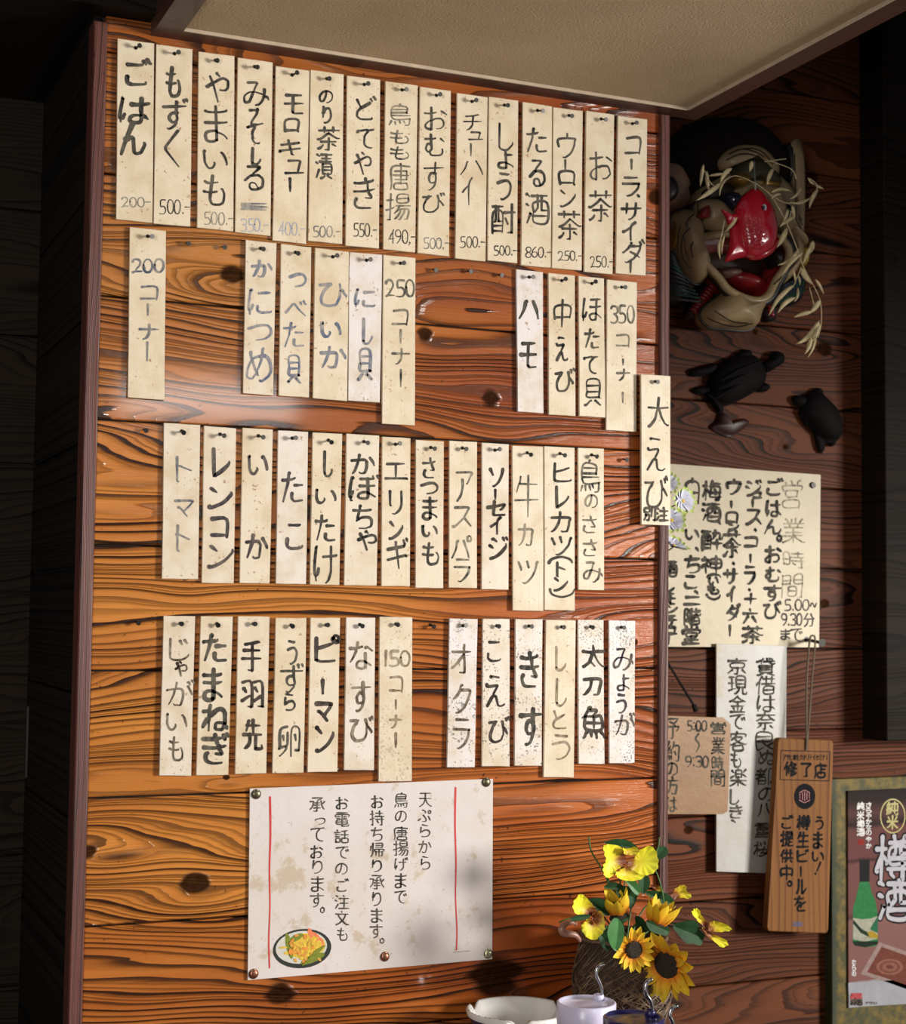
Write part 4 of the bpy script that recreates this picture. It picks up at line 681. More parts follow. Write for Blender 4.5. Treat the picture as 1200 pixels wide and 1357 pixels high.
ROWN = {1: 'top row', 2: 'second row', 3: 'third row', 4: 'bottom row', 5: 'alone over the right edge of the panel'}
for i, (crop, q, jp, en, row, tone, grime, ink, wd, boxes, price) in enumerate(SL):
    y1, y0 = -.0022, -.0062
    if row == 5: y1, y0 = -.0105, -.0145
    c = [at(*cp(crop, q[j], q[j+1]), y0) for j in (0, 2, 4, 6)]
    bl_, br_, tr_, tl_ = c[2], c[3], c[1], c[0]
    org = ((tl_+tr_)/2); org.y = y1
    jit = lambda: random.uniform(-.0003, .0003)
    pts = []
    for a, b in ((bl_, br_), (br_, tr_), (tr_, tl_), (tl_, bl_)):
        for s_ in (0, .33, .66): p_ = a.lerp(b, s_); pts.append((p_.x+(jit() if s_ else 0), p_.z+(jit() if s_ else 0)))
    o = MB().slab(pts, y0, y1, .0005).build('menu_sign', M['slat'], None, origin=org)
    o['grime'] = grime; o['paleness'] = tone; o['grain_seed'] = i*3.17
    colw = 'white' if tone > .45 else 'cream'
    tag(o, f'{colw} menu slat reading {jp} ({en}), ' + (ROWN[row] if row == 5 else {'200': 'at the left end of the second row', '250': 'in the middle of the second row', '350': 'at the right end of the second row'}.get(jp[:3], f'in the {ROWN[row]} on the panel')), 'menu sign', 'handwritten menu slats nailed to the panel')
    mb = MB(); write(mb, crop, boxes, y0-.0002, wd*.00124, seed=i+1, taper=.42)
    mb.build('lettering', INK[ink], o)
    if price:
        mb = MB(); write(mb, crop, 'ST%s:%g,%g,%g,%g' % price[:5], y0-.0002, .0016, seed=i+77, taper=.2)
        mb.build('price', INK[price[5]], o)
    if jp == 'みそしる':
        mb = MB(); rr = random.Random(3)
        for j in range(7): brush(mb, [at(*cp(crop, 657+rr.uniform(0,6), 808+j*4), y0-.0002), at(*cp(crop, 758+rr.uniform(0,8), 810+j*4+rr.uniform(-3,3)), y0-.0002)], .0016, y0-.0002, rr)
        mb.build('crossed_out_price', INK['b'], o)
    nx = (tl_+tr_)/2; dn = .0095
    nail((nx.x+random.uniform(-.0015, .0015), y0, nx.z-dn), random.uniform(.008, .012) if row < 4 else .006, o, (random.uniform(-.05, .3), 0, random.uniform(-.35, .1)))
# bare nails left in the planks
for px, py, wh in ((246,322,'right of the 200 corner slat, first of two'),(294,327,'right of the 200 corner slat, second of two'),(573,357,'first of three under the rice balls slat'),(619,359,'middle one of three under the highball slat'),(660,364,'last of three left of the pike conger slat'),
                   (190,569,'left of the tomato slat'),(825,608,'right of the chicken tenderloin slat'),(180,823,'left of the potato slat'),(570,828,'left of the okra slat')):
    p_ = at(px, py, 0); o = nail((p_.x, 0, p_.z), .009, None, (.15, 0, -.25), 'bare_nail'); tag(o, 'bare iron nail in the plank ' + wh, 'nail', 'bare nails in the panel')
# ================================================================== notice with the tempura bowl
def paper_mat(name, c1, c2, stain, amt=.5, rough=.45):
    t = NT(name, rough, .4); p = t.geo(); n = t.noise(p, 9, 4, .6); n2 = t.noise(p, 34, 4, .7); s = t.noise(p, 160, 3, .7)
    b = t.mix(t.ramp(n, [(.35, 0), (.65, 1)]), (*c1, 1), (*c2, 1))
    b = t.mix(t.m('MULTIPLY', t.sstep(t.m('ADD', n2, t.m('MULTIPLY', t.m('SUBTRACT', n, .5), .5)), .56, .68), amt), b, (*stain, 1))
    b = t.mix(t.m('MULTIPLY', t.sstep(s, .68, .73), amt), b, (.20,.12,.06,1))
    return t.done(b, None, t.bump(n2, .3, .002))
def sheet(name, px, Y, th, mat, label, cat, group=None):
    P = [at(x, y, Y) for x, y in px]
    org = sum(P, Vector())/len(P)
    pts = []
    for i in range(len(P)):
        a, b = P[i], P[(i+1) % len(P)]
        for s_ in (0, .25, .5, .75): q_ = a.lerp(b, s_); pts.append((q_.x, q_.z))
    o = MB().slab(pts, Y, Y+th, .0002).build(name, mat, None, origin=org)
    return tag(o, label, cat, group)
M['laminate'] = paper_mat('laminated_notice', (.64,.59,.58), (.60,.54,.50), (.42,.31,.18), .55, .3)
NY = -.004
N = sheet('notice', [(328,1299),(652,1271),(653,1032),(331,1045)], NY, .0012, M['laminate'], 'large laminated takeaway notice with red side lines and a tempura bowl picture', 'notice')
mb = MB(); write(mb, 's0', NOTICE, NY-.0003, .0019, 5, .006, .35); mb.build('lettering', INK['k'], N)
red = plain('red_line', (.55,.03,.03), .5)
for pl in ([(182,147),(184,300),(180,450),(182,600),(177,740),(180,860)], [(958,108),(956,260),(960,420),(958,560),(964,700),(962,785)]):
    mb = MB(); brush(mb, [at(*cp('s0', *p_), NY-.0003) for p_ in pl], .0024, NY-.0003, random.Random(1), .3); mb.build('red_line', red, N)
mb = MB(); brush(mb, [at(*cp('s0', 948, 796), NY-.0003), at(*cp('s0', 1018, 790), NY-.0003)], .0006, NY-.0003, random.Random(1), .1); mb.build('pencil_line', INK['g'], N)
def ell(k, cx, cy, rx, ry, Y, n=24, rot=0):
    return [at(*cp(k, cx+rx*math.cos(a)*math.cos(rot)-ry*math.sin(a)*math.sin(rot), cy+rx*math.cos(a)*math.sin(rot)+ry*math.sin(a)*math.cos(rot)), Y) for a in [-2*math.pi*i/n for i in range(n)]]
def flat(name, pts, y, mat, parent):
    """flat print: one face on the sheet"""
    c_ = sum(pts, Vector())/len(pts); v = [Vector((p.x, y, p.z)) for p in pts]; 
    return MB().add(v, [tuple(range(len(v)))]).build(name, mat, parent)
bowl = flat('printed_bowl', ell('s0', 316, 780, 123, 82, NY, 32, -.12), NY-.0002, plain('print_black', (.03,.035,.03), .35), N)
flat('printed_bowl_inside', ell('s0', 313, 775, 108, 68, NY, 32, -.12), NY-.0003, plain('print_cream', (.6,.58,.52), .35), bowl)
rr = random.Random(11)
pal = [plain('print_'+n_, c_, .35, .3, 300) for n_, c_ in (('orange', (.75,.28,.05)), ('yellow', (.72,.50,.06)), ('green', (.20,.24,.03)), ('gold', (.65,.36,.06)), ('pink', (.8,.22,.10)))]
mbs = [MB() for _ in pal]
def lump(i, cx, cy, rx, ry, rot, k): mbs[i].add([Vector((p.x, NY-.0004-.00002*k, p.z)) for p in ell('s0', cx, cy, rx, ry, NY, 14, rot)], [tuple(range(14))])
lump(1, 325, 770, 75, 55, 0, 0); lump(2, 262, 770, 14, 55, -.2, 1); lump(2, 360, 822, 55, 16, -.4, 2); lump(1, 385, 765, 28, 34, 0, 3); lump(4, 388, 760, 18, 26, .1, 4); lump(1, 384, 766, 15, 22, .1, 5); lump(2, 290, 735, 34, 13, -.5, 6); lump(4, 350, 715, 10, 22, -.3, 7); lump(4, 372, 722, 20, 7, .6, 8)
for k in range(46):
    i = rr.choice([0, 0, 1, 3, 3]); lump(i, 310+rr.gauss(0, 32), 782+rr.gauss(0, 24), rr.uniform(7, 18), rr.uniform(4, 9), rr.uniform(-1.5, 1.5), 9+k)
for k in range(7): lump(2, 340+k*8, 835-k*9, 30, 4, -.55, 60+k)
for i, b_ in enumerate(mbs): b_.build('printed_tempura', pal[i], N)
for px, py, c_, lb in ((124,134,(.16,.14,.09),'grey brass tack'),(1086,84,(.16,.14,.09),'grey brass tack'),(113,886,(.30,.13,.08),'copper tack'),(662,814,(.30,.13,.08),'copper tack'),(1094,802,(.45,.42,.28),'pale brass tack')):
    p_ = at(*cp('s0', px, py), NY); mb = MB().puff([p_+Vector((.0066*math.cos(a), 0, .0066*math.sin(a))) for a in [2*math.pi*i/20 for i in range(20)]], NY-.0004, .0032, 4)
    mb.build('thumbtack', plain('tack_metal', c_, .35, metal=.85), N, smooth=True)['label'] = lb
# ================================================================== papers and boards on the right wall
A = .392
M['sheetpaper'] = paper_mat('old_sheet', (.50,.42,.28), (.44,.36,.23), (.45,.33,.17), .3)
M['whitepaper'] = paper_mat('poem_paper', (.44,.43,.41), (.39,.36,.31), (.36,.28,.15), .5)
SH = sheet('menu_sheet', [(866,857),(1085,858),(1087,629),(866,613)], A, .004, M['sheetpaper'], 'square beige sheet brushed with drinks and opening hours on the right wall', 'menu sheet')
mb = MB(); write(mb, 's1', SHEET_C, A-.0003, .0060, 9, .02); mb.build('lettering', INK['k'], SH)
mb = MB(); write(mb, 's1', SHEET_A, A-.0003, .0034, 10, .03); mb.build('faded_lettering', inkmat('worn_ink', (.10,.10,.08), .95), SH)
mb = MB(); write(mb, 's1', SHEET_B, A-.0003, .0030, 11, .02, .2); mb.build('hours_lettering', INK['v'], SH)
p_ = at(1076, 643, A); MB().tube([p_+Vector((0, .001, 0)), p_+Vector((0, -.004, 0))], [.0065, .005], 12).build('black_tack', M['nail'], SH)
PO = sheet('poem_strip', [(949,1155),(1040,1158),(1042,856),(949,853)], A-.008, .004, M['whitepaper'], 'tall white paper strip with a two-line brushed verse, below the beige sheet', 'paper strip')
mb = MB(); write(mb, 's2', POEM, A-.0083, .0040, 12, .02); mb.build('lettering', INK['k'], PO)
CY_ = A-.032
M['card'] = paper_mat('tan_board', (.27,.135,.045), (.22,.105,.033), (.22,.11,.04), .4)
CD = sheet('hours_card', [(868,1079),(957,1079),(964,1075),(968,960),(958,951),(868,948)], CY_, .006, M['card'], 'tan hours card with black handwriting half hidden behind the panel edge', 'card')
mb = MB(); write(mb, 's2', CARD, CY_-.0003, .0034, 13, .02); mb.build('lettering', INK['k'], CD)
mb = MB().tube([at(883,876,CY_+.01), at(921,938,CY_)], .0022, 6); mb.tube([at(919,934,CY_), at(922,943,CY_-.004)], .0045, 8)
mb.build('hanging_wire', M['nail'], CD)
# wooden plaque on a cord
PY_ = .350
t = wood('plaque_wood', [], (.24,.105,.032), (.18,.075,.022), (.13,.05,.018), rough=.6, spec=.12, coat=.0, bump=.08, vertical=True, dens=60, warp=.12)
P4 = [at(*p, PY_) for p in ((1016,1234),(1097,1237),(1104,981),(1031,978))]
pts = []
for i in range(4):
    a, b, c_ = P4[i-1], P4[i], P4[(i+1) % 4]
    u, v_ = (a-b).normalized()*.006, (c_-b).normalized()*.006
    for q_ in (b+u, b+u*.3+v_*.3, b+v_): pts.append((q_.x, q_.z))
PQ = MB().slab(pts, PY_, PY_+.014, .0012).build('wooden_plaque', t, None, origin=sum(P4, Vector())/4)
PQ['grain_seed'] = 4.2; PQ['grain_spread'] = .8; PQ['tint'] = (1., 1., 1.)
tag(PQ, 'long wooden beer plaque with burnt lettering hanging from a cord', 'plaque')
mb = MB(); write(mb, 's3', PLAQUE, PY_-.0003, .0042, 14, .01, .35); mb.build('lettering', INK['d'], PQ)
mb = MB(); write(mb, 's3', SMALLROW, PY_-.0003, .0013, 15, .01, .1)
fr = [at(*cp('s3', x, y), PY_-.0003) for x, y in ((186,118),(408,124),(404,256),(182,250))]
for i in range(4): brush(mb, [fr[i], fr[(i+1) % 4]], .0014, PY_-.0003, random.Random(2), 0)
mb.build('boxed_small_print', INK['d'], PQ)
flat('round_emblem', ell('s3', 293, 326, 48, 58, PY_), PY_-.0003, plain('emblem_black', (.008,.008,.010), .8, spec=.1), PQ)
mb = MB()
for x in (272, 283, 293, 303, 314): brush(mb, [at(*cp('s3', x, 305+abs(x-293)*.5), PY_-.0005), at(*cp('s3', x, 345-abs(x-293)*.5), PY_-.0005)], .0016, PY_-.0005, random.Random(2), 0)
brush(mb, [at(*cp('s3', *p), PY_-.0005) for p in ((270,310),(293,298),(316,310))], .0014, PY_-.0005, random.Random(1), 0)
brush(mb, [at(*cp('s3', *p), PY_-.0005) for p in ((270,342),(293,354),(316,342))], .0014, PY_-.0005, random.Random(1), 0)
mb.build('emblem_mark', plain('emblem_red', (.25,.02,.02), .4), PQ)
mb = MB(); write(mb, 's3', 'STAsahi:240,895,290,914', PY_-.0003, .0016, 16, .0, .1); mb.build('maker_mark', plain('blue_print', (.05,.07,.16), .4), PQ)
kn_ = at(1076, 848, .375)
nail((kn_.x, A, kn_.z), .045, PQ, (0, 0, -.1), 'cord_nail', .003, .0075)
cord = plain('hemp_cord', (.13,.10,.065), .9)
top = at(1076, 845, .352)
for dx in (-1, 1):
    hole = at(1068, 992, PY_-.002)
    pts_ = smooth_loop([top+Vector((0, 0, .004)), top+Vector((dx*.006, 0, -.006)), at(1072+dx*3.5, 900, PY_), at(1070+dx*2, 950, PY_), hole, hole+Vector((0, .012, -.002))], 5, False)
    MB().tube(pts_, .0018, 6).build('cord', cord, PQ)
# poster board
BY = .375
t = NT('gilt_green_frame', .6, .2); p = t.geo(); n1 = t.noise(p, 60, 4, .7); n2 = t.noise(p, 14, 3)
X, Y_, Z = t.sep(p); edge = at(1116, 1200, BY).x
gold = t.m('MULTIPLY', t.sstep(X, edge-.016, edge-.004), t.ramp(n1, [(.40, .15), (.62, 1)]))
c_ = t.mix(t.ramp(n2, [(.35, 0), (.65, 1)]), (.032,.040,.024,1), (.05,.058,.035,1))
c_ = t.mix(t.m('MULTIPLY', gold, .75), c_, (.19,.125,.028,1)); t.b.inputs['Metallic'].default_value = .15
M['gilt'] = t.done(c_, None, t.bump(n1, .5, .002))
b0 = at(1103, 1033, BY); bx1 = b0.x+.36; bz0 = b0.z-.68
BD = MB().box(b0.x, bx1, BY+.004, WY-.001, bz0, b0.z, .001).build('poster_board', M['gilt'], None, origin=(b0.x+.18, BY, bz0))
tag(BD, 'worn green and gold board behind the cask sake poster', 'board')
px0 = at(1123, 1048, BY); pz0 = at(1124, 1336, BY).z
PX_ = px0.x+.262
t = NT('poster_print', .6, .12, 0); X, Y_, Z = t.sep(t.geo()); v = t.m('DIVIDE', t.m('SUBTRACT', Z, pz0), px0.z-pz0)
v2 = t.m('ADD', v, t.m('MULTIPLY', t.m('SUBTRACT', t.noise(t.geo(), 22, 3), .5), .03))
c_ = t.ramp(v2, [(0, (.50,.46,.50)), (.115, (.50,.46,.50)), (.12, (.36,.15,.13)), (.28, (.34,.16,.14)), (.40, (.36,.17,.15)), (.415, (.13,.05,.05)), (.44, (.26,.10,.09)), (.66, (.26,.10,.09)), (.675, (.08,.03,.03)), (.69, (.22,.08,.075)), (.82, (.20,.07,.065)), (.84, (.03,.015,.015)), (.89, (.14,.055,.05)), (.95, (.03,.015,.012)), (1, (.015,.008,.008))])
M['poster'] = t.done(t.mix(1, c_, (.50,.50,.50,1), 'MULTIPLY'))
PS = MB().box(px0.x, PX_, BY, BY+.003, pz0, px0.z, .0002).build('sake_poster', M['poster'], None, origin=((px0.x+PX_)/2, BY, pz0))
tag(PS, 'sake poster with green bottle and large white brushed characters', 'poster')
def pf(name, pts, mat, parent, k=1): return flat(name, [at(*cp('p', x, y), BY) for x, y in pts][::-1], BY-.0002*k, mat, parent)
G_ = lambda n_, c_, r_=.6: plain('print_'+n_, tuple(k*.52 for k in c_), r_, .25, 120, spec=.12)
bt = pf('printed_bottle', [(195,480),(248,480),(246,600),(262,660),(280,700),(290,760),(293,925),(280,942),(220,948),(168,938),(158,920),(160,740),(172,700),(186,640),(196,600)], G_('bottle_green', (.04,.30,.09)), PS)
pf('printed_cap', [(195,480),(248,480),(247,598),(196,598)], G_('black', (.012,.012,.012)), bt, 2)
pf('printed_base', [(158,915),(293,915),(290,932),(225,948),(168,938)], G_('dark_green', (.01,.03,.015)), bt, 2)
pf('printed_label', [(160,790),(205,798),(250,795),(292,780),(292,900),(225,918),(160,905)], G_('label', (.62,.62,.48)), bt, 2)
pf('printed_label_swoosh', [(160,820),(200,870),(240,890),(292,900),(292,880),(240,868),(205,850),(162,800)], G_('swoosh', (.02,.05,.02)), bt, 3)
pf('printed_label_yellow', [(235,868),(260,860),(292,880),(290,900),(250,898)], G_('yellow2', (.65,.42,.03)), bt, 4)
pf('printed_label_green', [(250,850),(292,780),(292,872),(262,858)], G_('green2', (.03,.22,.10)), bt, 3)
cup = pf('printed_masu_cup', [(200,1090),(300,920),(460,975),(560,1060),(470,1180),(330,1130)], G_('masu', (.52,.36,.33)), PS)
pf('printed_cup_inside', [(235,1080),(312,945),(440,990),(510,1060),(450,1150),(330,1110)], G_('masu_in', (.26,.07,.045)), cup, 2)
for k_, (r_, c_) in enumerate(((62, (.42,.17,.12)), (48, (.30,.09,.06)), (34, (.40,.16,.11)), (16, (.22,.06,.04)))):
    flat('printed_ripple', ell('p', 355, 1052, r_*1.15, r_*.7, BY), BY-.0002*(3+k_), G_('ripple%d' % k_, c_), cup)
pf('paper_slip', [(135,1138),(620,1108),(620,1240),(140,1268)], plain('white_slip', (.30,.30,.33), .6, spec=.1), PS)
mb = MB(); write(mb, 's3', '樽620,510,765,705 酒632,718,765,878', BY-.0004, .0145, 20, .01, .2); mb.build('title_outline', plain('title_black', (.012,.010,.012), .7, spec=.1), PS)
mb = MB(); write(mb, 's3', '樽620,510,765,705 酒632,718,765,878', BY-.0008, .0082, 20, .01, .2); mb.build('title_lettering', plain('title_white', (.42,.41,.45), .7, spec=.1), PS)
mb = MB(); write(mb, 's3', '純532,355,562,385 米532,395,562,430 樽532,435,562,465 酒532,472,562,502', BY-.0004, .0024, 21, .0, .1); 
write(mb, 's3', 'さ572,355,594,375 わ572,380,594,400 や572,405,594,425 か572,430,594,450 な572,455,594,475 の572,480,594,500 や572,510,594,530 か572,540,594,560'.replace('わ', 'ら'), BY-.0004, .0018, 22, 0, .1)
write(mb, 'p', 'な155,1015,175,1040 ら155,1045,175,1070 の155,1075,175,1100', BY-.0004, .0018, 23, 0, .1)
mb.build('small_print', plain('print_white', (.6,.58,.58), .4), PS)
mb = MB()
for a_ in range(28): pass
ring = ell('s3', 692, 415, 55, 76, BY-.0004, 40); ring = ring+[ring[0]]
for a_, b_ in zip(ring, ring[1:]): brush(mb, [a_, b_], .0024, BY-.0004, random.Random(1), 0)
write(mb, 's3', '純665,352,715,408 米668,415,715,472', BY-.0004, .0036, 24, .02, .2)
mb.build('gold_seal', plain('print_gold', (.33,.27,.06), .4), PS)
pf('red_seal', [(187,372),(218,372),(218,400),(187,400)], G_('red_seal', (.45,.03,.02)), PS, 2)
mb = MB(); write(mb, 'p', '純150,1195,178,1222 米182,1195,208,1222', BY-.0008, .0032, 25, 0, .1); mb.build('red_slip_print', plain('print_red', (.40,.03,.04), .4), PS)
mb = MB(); write(mb, 'p', '樽150,1228,178,1255 酒182,1228,208,1255', BY-.0008, .0028, 26, 0, .1); write(mb, 'p', 'ST720:225,1240,290,1250', BY-.0008, .0010, 26, 0, .1); mb.build('slip_print', INK['n'], PS)
# ================================================================== turtles
M['black_lacquer'] = plain('black_carving', (.004,.003,.003), .75, .3, 60, .3, spec=.12)
def turtle(shell, extras, centre, label, bh=.030):
    T = empty('turtle_carving', at(*cp('c5', *centre), WY), label, 'turtle carving')
    MB().puff(outl('c5', shell, WY-.008), WY-.008, bh, 7, .5).build('shell', M['black_lacquer'], T, smooth=True)
    ridge = MB()
    for (a, b, c_) in ((-.5, 0, .8), (0, 0, 1), (.5, 0, .8)): pass
    for nm, ol, h in extras: MB().puff(outl('c5', ol, WY-.006), WY-.006, h, 5, .5).build(nm, M['black_lacquer'], T, smooth=True)
    return T
T1 = turtle([325,290,345,235,400,190,470,165,530,170,568,215,580,265,560,310,500,350,430,385,370,400,332,360],
 [('head', [555,215,590,185,600,160,630,150,655,170,652,205,625,225,580,248], .020), ('leg', [440,175,470,148,505,145,518,165,510,190,460,200], .012), ('leg', [545,300,575,290,595,305,588,325,560,335,535,325], .012),
  ('leg', [240,240,290,222,360,205,370,230,330,255,262,265], .012), ('leg', [300,330,335,345,390,400,385,425,365,420,330,370], .012), ('tail', [255,320,330,300,340,330,290,345], .008)], (450,280), 'larger black turtle carving climbing right, above the beige sheet')
rd = MB()
for o_ in (-45, 0, 45):
    P_ = smooth_loop([at(*cp('c5', 370-o_*.3, 340+o_*.9-20), WY-.030), at(*cp('c5', 450-o_*.3, 275+o_*.9), WY-.0405+abs(o_)*.00006), at(*cp('c5', 540-o_*.3, 235+o_*.8), WY-.030)], 6, False)
    rd.tube(P_, .0022, 6)
rd.build('shell_ridges', M['black_lacquer'], T1)
T2 = turtle([748,352,800,325,832,350,880,400,905,460,908,530,870,560,820,540,780,500,742,450,728,415],
 [('head', [693,360,715,345,750,355,765,385,740,400,705,390], .014), ('leg', [785,330,805,312,825,325,828,355,800,360], .012), ('leg', [855,545,885,540,880,568,860,572], .010), ('leg', [722,420,750,430,775,480,750,480], .010), ('tail', [795,500,840,540,835,595,815,600,800,560], .008)], (820,440), 'smaller black turtle carving hanging head up near the dark post')
o = MB().puff(outl('c5', [378,415,410,460,440,472,480,448,508,465,475,500,422,530,372,515,332,487,362,460], WY-.004), WY-.004, .014, 5).build('small_carving', plain('dark_red_carving', (.030,.008,.007), .5), None, origin=at(*cp('c5', 420, 490), WY), smooth=True)
tag(o, 'small dark red hook-shaped carving below the larger turtle', 'carving')
# ================================================================== mask
K = empty('lion_mask', at(965, 300, WY), 'big khaki festival mask with gaping red mouth on the right wall', 'mask')
t = NT('khaki_papier', .45, .4, .15); p = t.geo(); n = t.noise(p, 30, 4, .6)
M['khaki'] = t.done(t.mix(n, (.42,.30,.16,1), (.22,.15,.07,1)), None, t.bump(n, .3, .003))
M['khaki_ear'] = plain('ear_brown', (.24,.14,.09), .5, .4, 30)
M['mask_red'] = plain('mask_red', (.24,.012,.012), .35, .3, 40, coat=.3)
M['mask_black'] = plain('mask_black', (.012,.010,.009), .4)
M['hair'] = plain('black_hair', (.014,.009,.006), .85, .6, 120, bump=.8, bd=.003, spec=.15)
M['mask_gold'] = plain('mask_gold', (.30,.17,.03), .35, .3, 60, metal=.6)
def mp(name, ol, base, depth, mat, rings=6, power=.5, back=.02, centre=None): 
    c_ = at(*cp('m', *centre), base) if centre else None
    return MB().puff(outl('m', ol, base), base, depth, rings, power, centre=c_, back=back).build(name, mat, K, smooth=True)
mp('hood', [-40,420,-30,250,40,110,150,20,300,-20,450,-10,560,40,640,110,700,200,725,300,700,420,600,500,300,520,60,500], .385, .07, M['hair'], 8)
mp('forehead', [330,245,365,190,430,152,500,145,580,170,640,225,690,300,650,345,600,270,540,232,470,222,410,240,355,295], .315, .03, M['khaki'], 5)
mp('brow', [400,330,430,255,500,228,570,240,640,300,690,380,660,420,560,380,480,385,420,400], .32, .035, plain('dark_brow', (.05,.04,.02), .6, .4, 90, bump=.6), 5)
mp('face', [150,530,190,420,300,330,480,290,640,310,760,420,800,560,800,650,730,705,600,650,380,650,240,690,165,640], .345, .045, M['khaki'], 7, centre=(500,480))
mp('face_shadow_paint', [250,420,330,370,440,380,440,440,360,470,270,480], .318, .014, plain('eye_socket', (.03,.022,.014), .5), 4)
mp('ear', [15,250,70,270,108,330,132,390,115,440,128,500,80,545,20,545,-30,500,-30,300], .33, .035, M['khaki_ear'], 6)
mp('ear_inner', [10,340,60,345,85,400,75,450,40,480,5,460], .298, .006, M['mask_black'], 3)
mp('cheek_curl', [28,580,90,535,160,540,185,620,195,690,182,760,205,830,245,900,232,965,190,982,140,952,88,880,55,790,30,690], .325, .05, M['khaki'], 7, centre=(120,740))
mp('cheek', [165,520,210,478,290,480,350,540,395,600,365,665,260,692,190,645], .315, .045, M['khaki'], 6)
mp('nose', [455,430,540,385,625,430,670,600,610,690,500,700,440,600], .315, .07, M['khaki'], 6)
mp('side_plate', [760,150,832,155,838,650,805,705,765,640,775,400], .355, .012, M['khaki'], 3)
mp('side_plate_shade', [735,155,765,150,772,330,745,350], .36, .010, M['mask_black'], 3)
mp('jaw', [745,660,800,730,790,830,760,900,705,980,630,1030,640,970,715,880,745,800], .33, .04, M['khaki'], 5)
mp('jaw_arch', [700,600,760,640,830,720,835,760,790,740,740,700], .34, .03, M['khaki'], 4)
mp('chin', [210,1150,250,1100,320,1050,370,1005,480,1080,590,1085,565,1150,535,1240,470,1260,380,1252,270,1242,222,1200], .325, .05, M['khaki'], 6)
mouth = [200,750,235,700,340,680,460,672,600,690,700,715,745,780,728,870,668,960,625,1045,560,1078,470,1060,380,1010,325,940,245,855,205,805]
Lr = outl('m', mouth, .292); Li = [p_.lerp(sum(Lr, Vector())/len(Lr), .10) for p_ in Lr]; Li = [Vector((p_.x, .365, p_.z)) for p_ in Li]
n_ = len(Lr); lt = MB().add(Lr+Li, [(i, (i+1) % n_, n_+(i+1) % n_, n_+i) for i in range(n_)]); lt.add(Li, [tuple(range(n_))])
lt.build('mouth_inside', M['mask_red'], K, smooth=True)
th = MB().puff([Vector((p_.x, .36, p_.z)) for p_ in outl('m', [250,830,300,790,420,800,560,800,640,820,640,900,560,920,400,900,300,880], .36)], .36, .006, 3)
th.build('throat', plain('throat_brown', (.045,.018,.010), .5), K)
MB().tube(Lr+[Lr[0]], .0072, 8, caps=False).build('lip', M['khaki'], K, smooth=True)
Lb = outl('m', [190,755,222,690,340,665,460,658,610,676,712,700,762,780,742,880,682,970,636,1060,562,1095,462,1076,370,1024,310,950,230,868,190,815], .303)
MB().tube(Lb+[Lb[0]], .0085, 8, caps=False).build('lip_outline', M['mask_black'], K, smooth=True)
mp('tongue', [345,935,420,905,520,935,590,985,575,1040,500,1045,410,1010], .345, .04, M['mask_red'], 5)
mp('teeth', [325,905,380,883,455,893,458,925,385,945,335,935], .33, .016, plain('dull_pink', (.17,.085,.065), .4), 4)
mp('red_cheek_inside', [655,830,720,760,750,840,720,890,660,960,600,980,610,900], .335, .02, M['mask_red'], 4)
mp('eye', [335,470,370,435,425,440,440,500,410,545,360,535], .30, .028, plain('navy_eye', (.012,.013,.030), .15, coat=.5), 6)
mp('eye', [685,510,720,500,745,540,735,590,700,600], .315, .020, plain('navy_eye2', (.012,.013,.030), .15, coat=.5), 6)
mp('eye_red', [225,565,265,505,275,575], .268, .004, M['mask_red'], 3)
mp('eye_red', [672,500,700,480,755,540,745,600,700,640,672,600], .322, .012, M['mask_red'], 4)
mp('eyebrow_gold', [412,350,465,312,512,345,478,392,432,385], .285, .014, M['mask_gold'], 4)
mp('eyebrow_gold', [600,362,680,362,690,400,612,402], .30, .010, M['mask_gold'], 4)
mp('gold_knob', [10,600,40,620,48,700,45,770,10,790], .33, .03, M['mask_gold'], 4)
mp('gold_knob', [795,770,835,760,850,820,830,880,800,860], .335, .02, plain('yellow_gold', (.45,.28,.02), .4), 4)
mp('fang', [630,790,680,785,690,850,660,880,640,840], .30, .02, M['mask_black'], 4)
for nm_, ol_, yy_ in (('cheek_outline', [28,580,90,535,160,540,185,620,195,690,182,760,205,830,245,900,232,965,190,982,140,952,88,880,55,790,30,690], .322), ('chin_outline', [210,1150,250,1100,320,1050,370,1005,480,1080,590,1085,565,1150,535,1240,470,1260,380,1252,270,1242,222,1200], .323), ('brow_outline', [165,520,210,478,290,480,350,540,395,600,365,665,260,692,190,645], .312)):
    O_ = outl('m', ol_, yy_); MB().tube(O_+[O_[0]], .0024, 6, caps=False).build(nm_, M['mask_black'], K, smooth=True)
ln = MB()
for pl in ([255,1180,330,1215,430,1235,530,1215], [100,620,80,700,85,790], [185,700,160,760,170,820], [430,175,520,165,590,190,650,260], [50,560,40,600,50,640], [780,200,785,400,790,600], [800,560,825,600], [800,580,828,625], [795,600,820,650], [655,980,700,940,740,870], [155,645,118,680,100,760,118,840,160,885], [175,560,140,600,140,640], [205,470,200,540,225,600], [120,700,128,780,150,830], [385,200,460,170,540,185,600,220], [370,235,450,200,530,205,600,245], [300,1140,400,1200,500,1215], [445,1100,470,1120,490,1105]):
    P_ = smooth_loop([at(*cp('m', pl[i], pl[i+1]), .281 if pl[0] < 300 else .284) for i in range(0, len(pl), 2)], 5, False); ln.tube(P_, .0011, 5)
ln.build('painted_wrinkles', M['mask_black'], K)
def beads(rows, cols, f, colsA, name, dark):
    mb_ = [MB() for _ in colsA]
    for r_ in range(rows):
        for c_ in range(cols):
            x, y = f(r_/(rows-1), c_/(cols-1)); mb_[(r_//2) % len(colsA)].ball(at(*cp('m', x, y), .33-.02*math.sin(math.pi*c_/(cols-1))), (.0034, .004, .0022), 6, 4)
    for b_, c_ in zip(mb_, colsA): tag(b_.build(name, plain('bead_'+str(c_[1]), c_, .4), K), kind='stuff')
